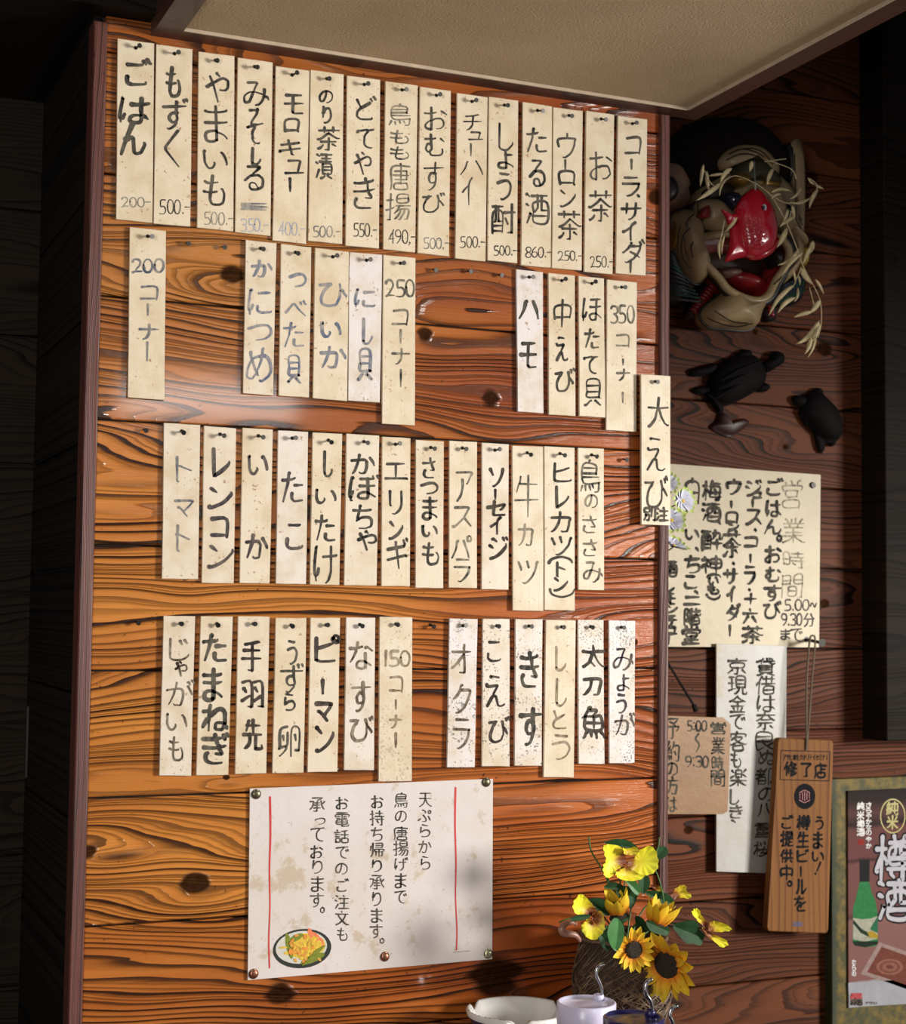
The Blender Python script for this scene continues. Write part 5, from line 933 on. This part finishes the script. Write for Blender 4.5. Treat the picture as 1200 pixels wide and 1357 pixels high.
mp('neck_base', [15,775,60,775,112,870,155,950,215,1000,215,1060,120,1105,15,1085,-20,1000], .365, .02, M['mask_black'], 4)
beads(11, 15, lambda a, b: (15+b*(60+a*140)+a*5, 785+a*280-b*10+b*b*60*(1-a)+30*b), [(.035,.04,.045), (.02,.06,.05), (.05,.055,.06)], 'bead_netting', 0)
mp('neck_base', [645,1010,740,950,830,920,840,1010,805,1085,720,1115,650,1085], .365, .02, M['mask_black'], 4)
beads(8, 14, lambda a, b: (655+b*175-a*5, 1015-b*80+a*95), [(.03,.035,.05), (.02,.06,.045)], 'bead_netting', 0)
def strap(p0, p1, n, r):
    mb_ = MB()
    for i in range(n):
        x = p0[0]+(p1[0]-p0[0])*i/(n-1); y = p0[1]+(p1[1]-p0[1])*i/(n-1)
        mb_.ball(at(*cp('m', x, y), .335), (r, r*.7, r*.42), 10, 6, R=Matrix.Rotation(.5, 3, 'Y'))
    mb_.build('red_strap', M['mask_red'], K, smooth=True)
strap((300,985), (180,1140), 10, .0105); strap((615,1040), (640,1160), 7, .008)
mp('strap_backing', [250,950,340,990,350,1020,210,1170,140,1170,165,1090], .345, .008, M['mask_black'], 3)
mp('strap_backing', [590,1040,650,1030,670,1180,620,1195,580,1120], .35, .008, M['mask_black'], 3)
# ================================================================== red fish
FY = .20
FI = empty('red_fish', at(1000, 300, FY), 'shiny red sea bream ornament dangling in front of the mask', 'fish ornament')
t = NT('glossy_red', .16, .6, .8, .08); p = t.geo(); v = t.vor(p, 260); sc_ = t.ramp(v.outputs[0], [(.1, 1), (.5, 0)])
ctr = at(*cp('m', 550, 650), FY-.03); dd = t.vm('DISTANCE', p, (ctr.x, ctr.y, ctr.z), out=1); msk = t.m('SUBTRACT', 1, t.sstep(dd, .022, .036))
M['fish'] = t.done((.42,.008,.020,1), None, t.bump(t.m('MULTIPLY', sc_, msk), .6, .0015))
sb = MB(); cx_, cy_ = 555, 665
for rr_, nn_ in ((0, 1), (16, 6), (32, 11), (48, 16), (66, 22), (84, 28)):
    for j_ in range(nn_):
        a_ = 2*math.pi*j_/nn_+rr_; x_, y_ = cx_+rr_*.85*math.cos(a_), cy_+rr_*1.25*math.sin(a_)
        sb.ball(at(*cp('m', x_, y_), FY-.0228+.00009*rr_*rr_/84*.9), (.0014, .0016, .0021), 6, 4)
t2 = plain('fish_red_plain', (.42,.010,.022), .25, .15, 30, coat=.5)
MB().puff(outl('m', [545,400,600,445,640,510,665,600,672,680,655,755,620,795,565,822,520,822,480,790,455,700,440,600,440,520,480,450], FY), FY, .022, 9, .5, back=.012).build('body', M['fish'], FI, smooth=True)
tag(sb.build('raised_scales', M['fish'], FI, smooth=True), kind='stuff')
MB().puff(outl('m', [400,640,440,600,480,680,500,800,440,825,370,845,372,820,395,740], FY+.003), FY+.003, .008, 4, back=.004).build('tail', t2, FI, smooth=True)
MB().puff(outl('m', [343,532,400,560,450,545,460,600,420,620,385,620,370,570], FY+.003, 2), FY+.003, .006, 4, back=.004).build('fin', t2, FI, smooth=True)
MB().puff(outl('m', [500,800,560,822,620,795,670,700,690,720,650,790,580,830,520,830], FY+.002, 3), FY+.002, .008, 4, back=.004).build('fin', t2, FI, smooth=True)
e_ = cp('m', 595, 522)
def disc(px, py, Y, rx, rz, dep, name, mat, parent):
    c_ = at(px, py, Y); return MB().puff([c_+Vector((rx*math.cos(a), 0, rz*math.sin(a))) for a in [2*math.pi*i/18 for i in range(18)]], Y, dep, 4, back=.003).build(name, mat, parent, smooth=True)
disc(*e_, FY-.0175, .0046, .0066, .0055, 'eye', plain('eye_white', (.55,.6,.62), .3), FI); disc(*e_, FY-.0222, .0024, .0038, .0018, 'pupil', M['mask_black'], FI)
MB().tube([at(*cp('m', 545, 375), FY-.002), at(*cp('m', 545, 410), FY-.008)], .0016, 6).tube([at(*cp('m', 545, 380), FY), at(*cp('m', 540, 300), .24), at(*cp('m', 540, 240), .28)], .0008, 5).build('string', plain('pale_string', (.4,.4,.38), .6), FI)
# ================================================================== dried oats
OY = .19
OA = empty('dried_oat_sprig', at(1040, 330, OY), 'dry straw coloured oat stalks draped over the mask and fish', 'dried plant')
straw = plain('dry_oat', (.66,.54,.30), .6, .35, 90, bump=.3)
def floret(x0, y0, x1, y1, wpx):
    a, b = at(*cp('m', x0, y0), OY+random.uniform(-.012, .012)), at(*cp('m', x1, y1), OY+random.uniform(-.012, .012)); L = (b-a).length
    side = (b-a).cross(Vector((0, 1, 0))).normalized()*random.uniform(-.12, .12)*L
    pts_ = [a+(b-a)*t_+side*math.sin(math.pi*t_) for t_ in [i/8 for i in range(9)]]
    r = wpx/4.523*.00115*.78
    MB().tube(pts_, [max(.0003, r*math.sin(math.pi*min(1, (i/8)**.75))**.8) for i in range(9)], 6).build('floret', straw, OA, smooth=True)
for q in ((235,260,215,395,16),(255,300,275,440,18),(265,330,390,315,13),(405,285,335,375,22),(345,370,190,480,24),(370,350,330,450,12),(525,240,510,305,20),(655,285,615,385,20),(820,400,750,470,14),(860,340,905,385,10),(905,385,955,410,12),(922,410,868,525,20),(755,490,880,460,10),
 (765,510,778,590,16),(778,580,690,638,20),(740,530,712,605,14),(735,640,675,760,24),(810,760,680,865,20),(830,790,700,935,18),(890,720,868,800,24),(885,745,830,865,18),(435,580,362,668,16),(640,430,765,425,15),(770,890,785,980,10),(800,920,812,985,10),(775,985,625,1168,22),(800,1000,778,1085,12),(785,1060,680,1152,22),(815,875,895,985,26),(905,950,955,1040,13),(935,1070,865,1155,24),(885,1145,775,1178,20),(930,1195,790,1340,28),(925,1240,850,1345,22),(942,1210,905,1330,16),(880,1290,840,1400,18),(905,1260,860,1420,16),(340,700,335,830,14),(360,690,345,800,10),(700,440,640,470,12)):
    floret(*q)
sm_ = MB()
for pl in ([545,375,640,450,735,620,800,780,835,880,900,1000,935,1090,940,1210,920,1300], [545,375,420,330,300,390,240,300], [640,445,740,495,880,460,915,390,870,345], [600,245,730,228], [630,240,760,290,790,350], [735,620,770,520], [870,1000,900,1120], [360,600,340,700], [820,880,770,1000]):
    P_ = smooth_loop([at(*cp('m', pl[i], pl[i+1]), OY+.004) for i in range(0, len(pl), 2)], 6, False); sm_.tube(P_, .0008, 5)
sm_.build('stems', straw, OA)
# ================================================================== straw basket
bc = at(824, 1300, -.082); bc = Vector((bc.x, -.082, CT)); ztop = at(824, 1240, -.082).z-CT
BK = empty('straw_basket', bc, 'round brown straw basket holding the artificial flowers beside the panel edge', 'basket')
prof = [(.048, .0), (.058, .02), (.066, .05), (.0665, .07), (.062, .092), (.055, ztop-.004), (.060, ztop), (.057, ztop), (.052, ztop-.006), (.055, .06), (.04, .012)]
def brad(z):
    for (r0, z0), (r1, z1) in zip(prof, prof[1:6]):
        if z0 <= z <= z1: return r0+(r1-r0)*(z-z0)/(z1-z0)
    return .058
MB().lathe(prof, bc, 40).build('basket_body', plain('basket_brown', (.05,.028,.016), .75, .5, 160, bump=1, bd=.002), BK, smooth=True)
t = NT('woven_straw', .55, .4); n = t.noise(t.geo(), 70, 3, .7); M['straw'] = t.done(t.ramp(n, [(.3, (.04,.024,.013)), (.5, (.115,.065,.035)), (.72, (.27,.18,.10))]))
mb = MB(); rr = random.Random(5)
for i in range(300):
    a0 = rr.uniform(0, 6.28); z0 = rr.uniform(.004, ztop-.03); up = rr.choice((1, 1, -1)); ln_ = rr.uniform(.5, 1.3); sl = rr.uniform(.02, .07)*up
    pts_ = []
    for k in range(8):
        a = a0+ln_*k/7; z = min(max(z0+sl*k/7, .002), ztop-.002); r_ = brad(z)+.0012+rr.uniform(0, .0006)
        y = r_*math.sin(a); pts_.append(bc+Vector((r_*math.cos(a), min(y, .070), z)))
    mb.tube(pts_, rr.uniform(.0005, .0011), 4)
tag(mb.build('woven_straw', M['straw'], BK), kind='stuff')
mb = MB()
for i in range(5):
    pts_ = [bc+Vector(((.058+.0025*math.sin(i*2))*math.cos(a), (.058+.0025*math.sin(i*2))*math.sin(a), ztop+.001*math.sin(a*9+i*1.3))) for a in [2*math.pi*k/48 for k in range(49)]]
    mb.tube(pts_, .0019, 5, caps=False)
mb.build('twisted_rim', M['straw'], BK)
lipc = smooth_loop([at(*cp('g', x, y), -.12) for x, y in ((190,640),(150,590),(95,575),(45,568),(25,535),(55,490),(110,478),(150,490))], 5, False)
MB().tube(lipc, lambda t_: .0018+.0032*math.sin(math.pi*min(1, t_*1.1))**.7 if t_ < .95 else .003, 8).build('curled_handle', plain('pinkish_brown', (.36,.17,.12), .4, .4, 60, coat=.2), BK, smooth=True)
# ================================================================== artificial flowers
def grad(name, stops, rough=.55, veins=60):
    t = NT(name, rough, .35); a = t.att('along', 'GEOMETRY'); n = t.noise(t.obj(), veins*4, 2)
    t.b.inputs['Subsurface Weight'].default_value = 0
    c_ = t.ramp(t.m('ADD', a, t.m('MULTIPLY', t.m('SUBTRACT', n, .5), .25)), stops)
    return t.done(c_, None, t.bump(n, .4, .0008))
M['sun_petal'] = grad('sunflower_petal', [(.0, (.55,.10,.01)), (.22, (.75,.23,.01)), (.5, (.82,.45,.02)), (1, (.80,.60,.03))])
M['sun_disc'] = plain('sunflower_disc', (.030,.020,.010), .8, .6, 400, bump=1.0, bd=.003)
M['leaf'] = plain('silk_leaf', (.018,.062,.020), .6, .35, 60, bump=.3, spec=.2)
M['leaf_light'] = plain('silk_leaf_light', (.05,.17,.045), .45, .35, 60, bump=.3, spec=.35)
M['stem'] = plain('green_stem', (.05,.14,.03), .5)
def petal_mesh(name, L, W, cup, tipsharp, mat, curl=.0, n=7):
    mb = MB(); k = 5; att = []; v = []
    for side in (0, 1):
        for i in range(n+1):
            t_ = i/n; w_ = W*.5*(math.sin(math.pi*min(1, .12+t_*.88))**tipsharp if t_ < 1 else .02)
            w_ = max(w_, W*.03)
            for j in range(k):
                s_ = (j/(k-1)-.5)*2
                z_ = cup*t_*t_*L + abs(s_)*w_*.35 - curl*max(0, t_-.6)*L*1.5 + (-.0004 if side else 0)
                v.append((t_*L, s_*w_, z_)); att.append(t_)
    f = []; m_ = (n+1)*k
    for i in range(n):
        for j in range(k-1):
            a = i*k+j; f.append((a, a+k, a+k+1, a+1)); f.append((m_+a, m_+a+1, m_+a+k+1, m_+a+k))
    mb.add(v, f, 0, att); o = mb.build(name, mat, None, smooth=True, att='along'); me = o.data; bpy.data.objects.remove(o); return me
SP = [petal_mesh('petal_shape', 1.0, .42, c_, .75, M['sun_petal'], u_) for c_, u_ in ((.15, .0), (.3, .12), (.0, -.1))]
def frame_of(nrm, roll=0):
    z = Vector(nrm).normalized(); x = z.orthogonal().normalized(); y = z.cross(x)
    return (Matrix((x, y, z)).transposed() @ Matrix.Rotation(roll, 3, 'Z')).to_4x4()
def flower_root(name, loc, nrm, label, cat, group):
    o = bpy.data.objects.new(name, None); COL.objects.link(o); o.empty_display_size = .02
    mt = frame_of(nrm); mt.translation = loc; o.matrix_world = mt; tag(o, label, cat, group); return o, mt
def child_world(mb, name, mat, root, mt, **k):
    """part whose geometry is given in world space, parented to a turned flower"""
    me_o = mb.build(name, mat, None, origin=(0, 0, 0), **k); me_o.data.transform(mt.inverted()); me_o.parent = root; me_o.location = (0, 0, 0); return me_o
def stem_pts(a, b, sag=.02): return smooth_loop([a, a.lerp(b, .5)+Vector((0, .012, sag)), b], 5, False)
BT = bc+Vector((0, -.01, ztop-.02))
def sunflower(c, nrm, R_, rd_, n, label, lay=2, seed=0, sweep=(0, 6.2832), calyx=True, lift=0):
    F, mt = flower_root('sunflower', c, nrm, label, 'artificial flower', 'artificial sunflowers in the straw basket'); rr = random.Random(seed)
    for l in range(lay):
        for i in range(n):
            a = sweep[0]+(sweep[1]-sweep[0])*(i+.5*l+rr.uniform(-.2, .2))/n
            o = bpy.data.objects.new('petal', SP[rr.randrange(3)]); COL.objects.link(o); o.parent = F
            s_ = (R_-rd_*.6)*rr.uniform(.88, 1.1)*(1 if l == 0 else .86)
            o.matrix_basis = Matrix.Rotation(a, 4, 'Z') @ Matrix.Translation((rd_*.6, 0, -.001+.002*l)) @ Matrix.Rotation(-rr.uniform(.05, .35)-.1*l-lift, 4, 'Y') @ Matrix.Rotation(rr.uniform(-.4, .4), 4, 'X') @ Matrix.Scale(s_, 4)
    d = MB().lathe([(rd_*.9, -.003), (rd_, .001), (rd_*.85, .005), (rd_*.55, .0062), (rd_*.2, .005)], (0, 0, 0), 24).build('seed_disc', M['sun_disc'], None, smooth=True); d.parent = F
    if calyx:
        g = MB().lathe([(.002, -.012), (rd_*.9, -.007), (rd_*1.15, -.003), (rd_*.9, -.001)], (0, 0, 0), 16).build('calyx', M['leaf'], None, smooth=True); g.parent = F
    child_world(MB().tube(stem_pts(c-Vector(nrm).normalized()*.010, BT), .0018, 6), 'stem', M['stem'], F, mt, smooth=True); return F
sunflower(at(838.8, 1258, -.175), (-.25, -1, -.05), .031, .0125, 12, 'small open sunflower with dark disc, in the middle of the basket front', seed=2)
sunflower(at(884, 1278, -.165), (-1, -.55, -.12), .050, .020, 14, 'largest sunflower, turned left, at the right of the basket', seed=4)
sunflower(at(820, 1213, -.12), (-.3, -.2, 1), .044, .012, 9, 'sunflower seen from the side with petals upright, left of its twin', seed=6, lay=2, lift=.85)
sunflower(at(868, 1226, -.135), (.35, -.2, 1), .046, .013, 10, 'sunflower seen from the side, right of its twin above the largest one', seed=8, lay=2, lift=.8)
sunflower(at(790, 1232, -.07), (-.5, .2, .8), .026, .009, 9, 'orange sunflower half hidden behind the drooping leaf', seed=9, lay=1, lift=.6)
t = NT('pansy_petal', .5, .35); o_ = t.obj(); dl = t.vm('LENGTH', o_, out=1); n = t.noise(o_, 90, 3)
dl = t.m('ADD', dl, t.m('MULTIPLY', t.m('SUBTRACT', n, .5), .012))
M['pansy'] = t.done(t.ramp(t.m('DIVIDE', dl, .04), [(.10, (.10,.015,.012)), (.28, (.24,.08,.012)), (.42, (.55,.42,.02)), (.8, (.76,.72,.03))]), None, t.bump(t.noise(o_, 300, 2), .3, .0006))
def pansy(k, centre, Y, petals, label, stemto=None):
    c = at(*cp(k, *centre), Y); F = empty('pansy', c, label, 'artificial flower', 'yellow artificial pansies in the straw basket')
    for i, (ol, dy) in enumerate(petals):
        pts_ = outl(k, ol, Y, 4); mid = sum(pts_, Vector())/len(pts_)
        n_ = len(pts_); rr_ = random.Random(i+n_)
        v = []; rings = 5
        for side in (0, .0008):
            for r_ in range(rings+1):
                for j, p_ in enumerate(pts_):
                    q = mid.lerp(p_, r_/rings); dist = (q-c).length
                    y = Y - dy*1.0 - .35*dist*(1 if i % 2 else .6) + .0018*math.sin(j*1.9)*(r_/rings)**3 - .004*(r_/rings)**2 + side
                    v.append(Vector((q.x, y, q.z)))
        f = []; m_ = (rings+1)*n_
        for r_ in range(rings):
            for j in range(n_):
                l = (j+1) % n_; f.append((r_*n_+j, r_*n_+l, (r_+1)*n_+l, (r_+1)*n_+j)); f.append((m_+r_*n_+j, m_+(r_+1)*n_+j, m_+(r_+1)*n_+l, m_+r_*n_+l))
        MB().add(v, f).build('petal', M['pansy'], F, origin=c, smooth=True)
    MB().tube(stem_pts(c+Vector((0, .004, 0)), BT if stemto is None else stemto), .0011, 6).build('stem', M['stem'], F, smooth=True)
pansy('f', (655,300), -.13, [([400,150,450,130,580,155,640,250,650,330,560,380,520,420,470,460,420,450,398,400,400,340,430,290,410,220], 0), ([740,210,830,140,890,180,915,270,910,360,850,420,780,430,690,390,655,330,720,270], .001),
 ([520,410,580,380,650,345,720,400,800,440,740,480,640,490,560,470,525,440], .004), ([580,160,640,165,700,150,740,190,720,230,650,235,600,220], .005)], 'largest yellow pansy with brown throat, topmost in the basket')
pansy('f', (330,850), -.14, [([100,760,110,690,170,622,230,650,300,720,350,780,350,860,290,840,200,830,140,820], 0), ([350,800,395,800,415,880,410,960,380,1010,300,1068,220,1040,175,970,190,910,260,890,330,880], .002), ([300,830,345,800,360,880,330,930,300,900], .004)], 'yellow pansy turned sideways at the left of the basket')
pansy('h', (500,620), -.10, [([345,460,360,425,400,425,450,500,505,560,510,620,470,590,400,530], 0), ([510,620,515,550,560,535,640,560,678,600,640,622,560,632], .002), ([445,590,500,625,560,660,640,700,655,745,600,765,550,720,480,660], .003)], 'yellow pansy in profile at the far right of the bouquet')
pansy('h', (200,345), -.09, [([175,320,210,250,260,215,300,225,308,275,345,295,330,335,270,330,200,350], 0)], 'half open yellow pansy behind the bouquet near the panel edge')
pansy('f', (900,560), -.09, [([895,545,950,540,990,560,1010,600,980,615,930,580], 0)], 'yellow bud peeking out below the upper leaves')
def sprig(label, leaves, stems):
    c = at(*cp(leaves[0][0], leaves[0][1][0], leaves[0][1][1]), leaves[0][2]); Lf = empty('leaf_sprig', c, label, 'artificial leaves', 'leaf sprigs in the straw basket')
    for k, ol, Y, mat in leaves:
        pts_ = outl(k, ol, Y, 4); n_ = len(pts_); a = pts_[0]; far = max(pts_, key=lambda p_: (p_-a).length); ax = (far-a).normalized(); v = []; rings = 4; mid = sum(pts_, Vector())/n_
        for side in (0, .0007):
            for r_ in range(rings+1):
                for p_ in pts_:
                    foot = a+ax*((p_-a).dot(ax)*.86+(far-a).length*.07); q = foot.lerp(p_, r_/rings); off = (q-foot).length
                    v.append(Vector((q.x, Y-off*.45+side+.008*((q-mid).length/.03)**2*.3, q.z)))
        f = []; m_ = (rings+1)*n_
        for r_ in range(rings):
            for j in range(n_):
                l = (j+1) % n_; f.append((r_*n_+j, r_*n_+l, (r_+1)*n_+l, (r_+1)*n_+j)); f.append((m_+r_*n_+j, m_+(r_+1)*n_+j, m_+(r_+1)*n_+l, m_+r_*n_+l))
        MB().add(v, f).build('leaf', M[mat], Lf, smooth=True)
    for pl, k in stems:
        MB().tube(smooth_loop([at(*cp(k, pl[i], pl[i+1]), -.115) for i in range(0, len(pl), 2)], 5, False), .0011, 6).build('stem', M['stem'], Lf, smooth=True)
sprig('dark green leaves just under the topmost pansy', [('f', [450,125,560,88,680,100,785,175,740,200,600,160], -.11, 'leaf'), ('f', [660,490,720,478,780,535,812,600,780,645,720,600], -.13, 'leaf_light'), ('f', [850,430,892,480,890,560,850,632,810,620,780,530,770,460], -.115, 'leaf'), ('f', [450,570,520,515,620,540,640,575,560,590], -.12, 'leaf'), ('f', [570,600,650,550,760,600,775,680,700,770,620,720], -.12, 'leaf')],
 [([660,500,640,640,630,800,640,900], 'f'), ([470,460,510,560,610,660], 'f'), ([300,70,320,200,400,340,480,470,520,560], 'f')])
sprig('round leaf on a long curved stem right of the topmost pansy', [('f', [930,320,935,210,990,165,1050,160,1080,210,1050,260,980,300], -.10, 'leaf'), ('f', [860,620,960,600,1080,640,1150,720,1110,800,1050,760,950,700], -.11, 'leaf'), ('h', [215,590,300,545,400,540,440,620,495,680,450,760,380,745,310,740,260,680], -.10, 'leaf'), ('f', [870,910,930,905,1000,960,1080,960,1100,1010,1060,1045,960,1025,890,990], -.155, 'leaf'), ('f', [760,860,820,870,870,950,830,1000,770,960], -.12, 'leaf')],
 [([920,330,960,400,1000,500,1030,620,1045,720], 'f'), ([1000,70,990,160,950,260,900,400,870,480], 'f')])
sprig('large light green leaf drooping over the basket rim with darker leaves', [('f', [600,885,640,980,625,1100,580,1200,520,1165,470,1080,455,980,520,880], -.185, 'leaf_light'), ('f', [290,700,370,665,450,700,510,780,500,850,400,830,340,760], -.12, 'leaf'), ('f', [120,875,200,840,300,840,305,870,200,900,130,905], -.15, 'leaf'), ('f', [400,1000,470,1000,500,1100,520,1200,440,1180,390,1080], -.12, 'leaf')],
 [([400,810,500,750,620,690], 'f'), ([0,920,80,885,200,865], 'f')])
# white artificial daisies behind the hanging slat
M['daisy'] = grad('daisy_petal', [(.0, (.50,.52,.62)), (.62, (.66,.66,.80)), (.80, (.50,.62,.18)), (1, (.38,.50,.05))])
DP = petal_mesh('petal_shape', 1.0, .55, .12, .55, M['daisy'], .0)
for i, (px, py, nrm, R_, lb) in enumerate(((904,664,(.15,-1,.1),.022,'white daisy with yellow heart, uppermost whole one behind the hanging slat'),(889,690,(-.1,-.9,.35),.024,'white daisy between two others, mostly behind the hanging slat'),(892,724,(.2,-.5,.9),.024,'lowest white daisy, tipped upward beside the trim'),(884,640,(-.2,-1,.1),.018,'highest white daisy, only its edge past the hanging slat'))):
    c = at(px, py, .06-.012*i); F, mt = flower_root('daisy', c, nrm, lb, 'artificial flower', 'white daisies behind the hanging slat'); rr = random.Random(i)
    for l in range(2):
        for j in range(7):
            o = bpy.data.objects.new('petal', DP); COL.objects.link(o); o.parent = F
            o.matrix_basis = Matrix.Rotation((j+.5*l)*6.2832/7, 4, 'Z') @ Matrix.Translation((.002, 0, .001*l)) @ Matrix.Rotation(-rr.uniform(.0, .3), 4, 'Y') @ Matrix.Scale(R_*rr.uniform(.85, 1), 4)
    d = MB().lathe([(.003, 0), (.0034, .0015), (.002, .003)], (0, 0, 0), 12).build('yellow_heart', plain('daisy_heart', (.65,.42,.03), .6), None); d.parent = F
    child_world(MB().tube(stem_pts(c-Vector(nrm).normalized()*.002, Vector((1.204, .10, c.z-.05)), 0), .001, 5), 'stem', M['stem'], F, mt)
# ================================================================== ashtray
ac = Vector((.925, -.088, CT)); AR = .068; AH = .045
AS = empty('ashtray', ac, 'white enamel ashtray with navy outside and purple flower print', 'ashtray')
def notch(a):
    d = min(abs((a-b+math.pi) % (2*math.pi)-math.pi) for b in (math.radians(128), math.radians(8), math.radians(248)))
    return .010*max(0, 1-(d/.16)**2) if d < .16 else 0
n_ = 120; v = []; inner = [(.001, .006), (.036, .006), (.046, .012), (.054, .026), (AR-.0045, AH-.002), (AR-.002, AH), (AR, AH-.0015)]; outer = [(AR, AH-.0015), (AR-.001, AH-.008)]
f = []
for r_, z in inner+outer[1:]:
    for j in range(n_):
        a = 2*math.pi*j/n_; dz = notch(a)*max(0, (z-.026)/(AH-.026)); v.append(ac+Vector((r_*math.cos(a), r_*math.sin(a), z-dz)))
for i in range(len(inner)):
    for j in range(n_): l = (j+1) % n_; f.append((i*n_+j, i*n_+l, (i+1)*n_+l, (i+1)*n_+j))
MB().add(v, f).build('bowl', plain('white_enamel', (.72,.71,.69), .15, .05, 20, coat=.6), AS, smooth=True)
v = []; f = []
for i, (r_, z) in enumerate([(AR-.001, AH-.008), (.058, .024), (.050, .006), (.046, 0), (.001, 0)]):
    for j in range(n_):
        a = 2*math.pi*j/n_; dz = notch(a)*max(0, (z-.026)/(AH-.026)); v.append(ac+Vector((r_*math.cos(a), r_*math.sin(a), z-dz)))
for i in range(4):
    for j in range(n_): l = (j+1) % n_; f.append((i*n_+j, (i+1)*n_+j, (i+1)*n_+l, i*n_+l))
MB().add(v, f).build('navy_outside', plain('navy_glaze', (.012,.025,.12), .2, coat=.5), AS, smooth=True)
gm = plain('gilt_speck', (.40,.24,.05), .35, metal=.7); mb = MB(); rr = random.Random(3)
for j in range(70):
    a = rr.uniform(0, 6.28); dz = notch(a); s_ = .0009 if notch(a) == 0 else .0016
    mb.ball(ac+Vector(((AR-.002)*math.cos(a), (AR-.002)*math.sin(a), AH-dz)), (s_, s_, .0005), 6, 4)
tag(mb.build('gilt_specks', gm, AS), kind='stuff')
for i, (dx, dy, r_, m_) in enumerate([(0, 0, .010, 'p')]+[(.013*math.cos(a), .013*math.sin(a), .008, 'p') for a in [k*1.2566 for k in range(5)]]+[(.026, .006, .006, 'g'), (-.024, .012, .007, 'g'), (-.02, -.014, .006, 'g'), (.022, .016, .006, 'g')]):
    MB().lathe([(r_, .0062), (r_*.8, .0068), (r_*.2, .0066)], ac+Vector((dx, dy+.012, 0)), 14).build('printed_flower', plain('print_purple' if m_ == 'p' else 'print_leafgreen', (.22,.07,.42) if m_ == 'p' else (.10,.22,.08), .2), AS)
# ================================================================== condiment pots with spoons
def pot(c, r_, h, mat, mat2, label, notch_a):
    P = empty('condiment_pot', c, label, 'condiment pot', 'lidded pots on the counter')
    MB().lathe([(r_*.86, 0), (r_*.9, .002), (r_*.93, h-.022), (r_*.86, h-.022)], c, 40).build('body', mat2, P, smooth=False)
    lp = [(r_*.99, h-.026), (r_, h-.024), (r_, h-.0012), (r_-.0012, h), (r_-.0028, h), (r_-.0040, h-.0012), (r_-.006, h-.0035), (r_*.3, h-.0025), (.0005, h-.002)]
    MB().lathe(lp, c, 48).build('lid', mat, P, smooth=True)
    a = notch_a; k = c+Vector((math.cos(a)*(r_-.009), math.sin(a)*(r_-.009), h-.004))
    MB().lathe([(.0065, 0), (.0068, .006), (.006, .0078), (.0045, .0078), (.0042, .002)], k, 18).build('spoon_collar', mat, P, smooth=True); return P
t = NT('milky_plastic', .3, .5, .2); t.b.inputs['Subsurface Weight'].default_value = .25; t.b.inputs['Subsurface Radius'].default_value = (.01, .01, .012)
mil = t.done((.62,.60,.78,1))
navy = plain('navy_plastic', (.020,.018,.085), .22, coat=.3)
w1 = Vector((.940, -.250, CT)); w2 = Vector((.949, -.350, CT)); w3 = Vector((.9405, -.450, CT))
pot(w1, .0365, .089, mil, mil, 'milky white plastic pot with a spoon, next to the ashtray', .5)
pot(w2, .036, .0935, navy, navy, 'navy plastic pot with a spoon, right of the white pot', .25)
pot(w3, .035, .095, navy, navy, 'dark pot whose spoon handle shows at the bottom edge', .4)
M['steel'] = plain('steel', (.42,.42,.44), .22, .05, metal=1)
def spoon(P, label):
    pts_ = smooth_loop(P, 6, False); lo = pts_[0]
    S_ = MB().tube([lo+Vector((0, 0, -.045))]+pts_, lambda t_: .0019+.0010*t_, 10).build('spoon', M['steel'], None, origin=pts_[0], smooth=True)
    MB().ball(lo+Vector((0, 0, -.052)), (.009, .012, .004), 12, 8).build('bowl', M['steel'], S_, smooth=True)
    tag(S_, label, 'spoon', 'spoons standing in the pots')
Y1 = w1.y+.012
spoon([at(*cp('g', x, y), Y1) for x, y in ((378,1078),(372,1040),(350,985),(325,930),(335,875),(360,850),(388,840))], 'steel spoon with wavy handle standing in the white pot')
Y2 = w2.y+.006
spoon([at(*cp('g', x, y), Y2) for x, y in ((812,1260),(812,1210),(795,1150),(762,1100),(752,1040),(772,990),(808,968))], 'steel spoon with wavy handle standing in the navy pot')
Y3 = w3.y+.010
spoon([at(*cp('g', x, y), Y3) for x, y in ((1000,1380),(985,1330),(965,1285),(975,1235),(1000,1208),(1028,1200))], 'steel spoon tip at the bottom edge, right of the navy pot')
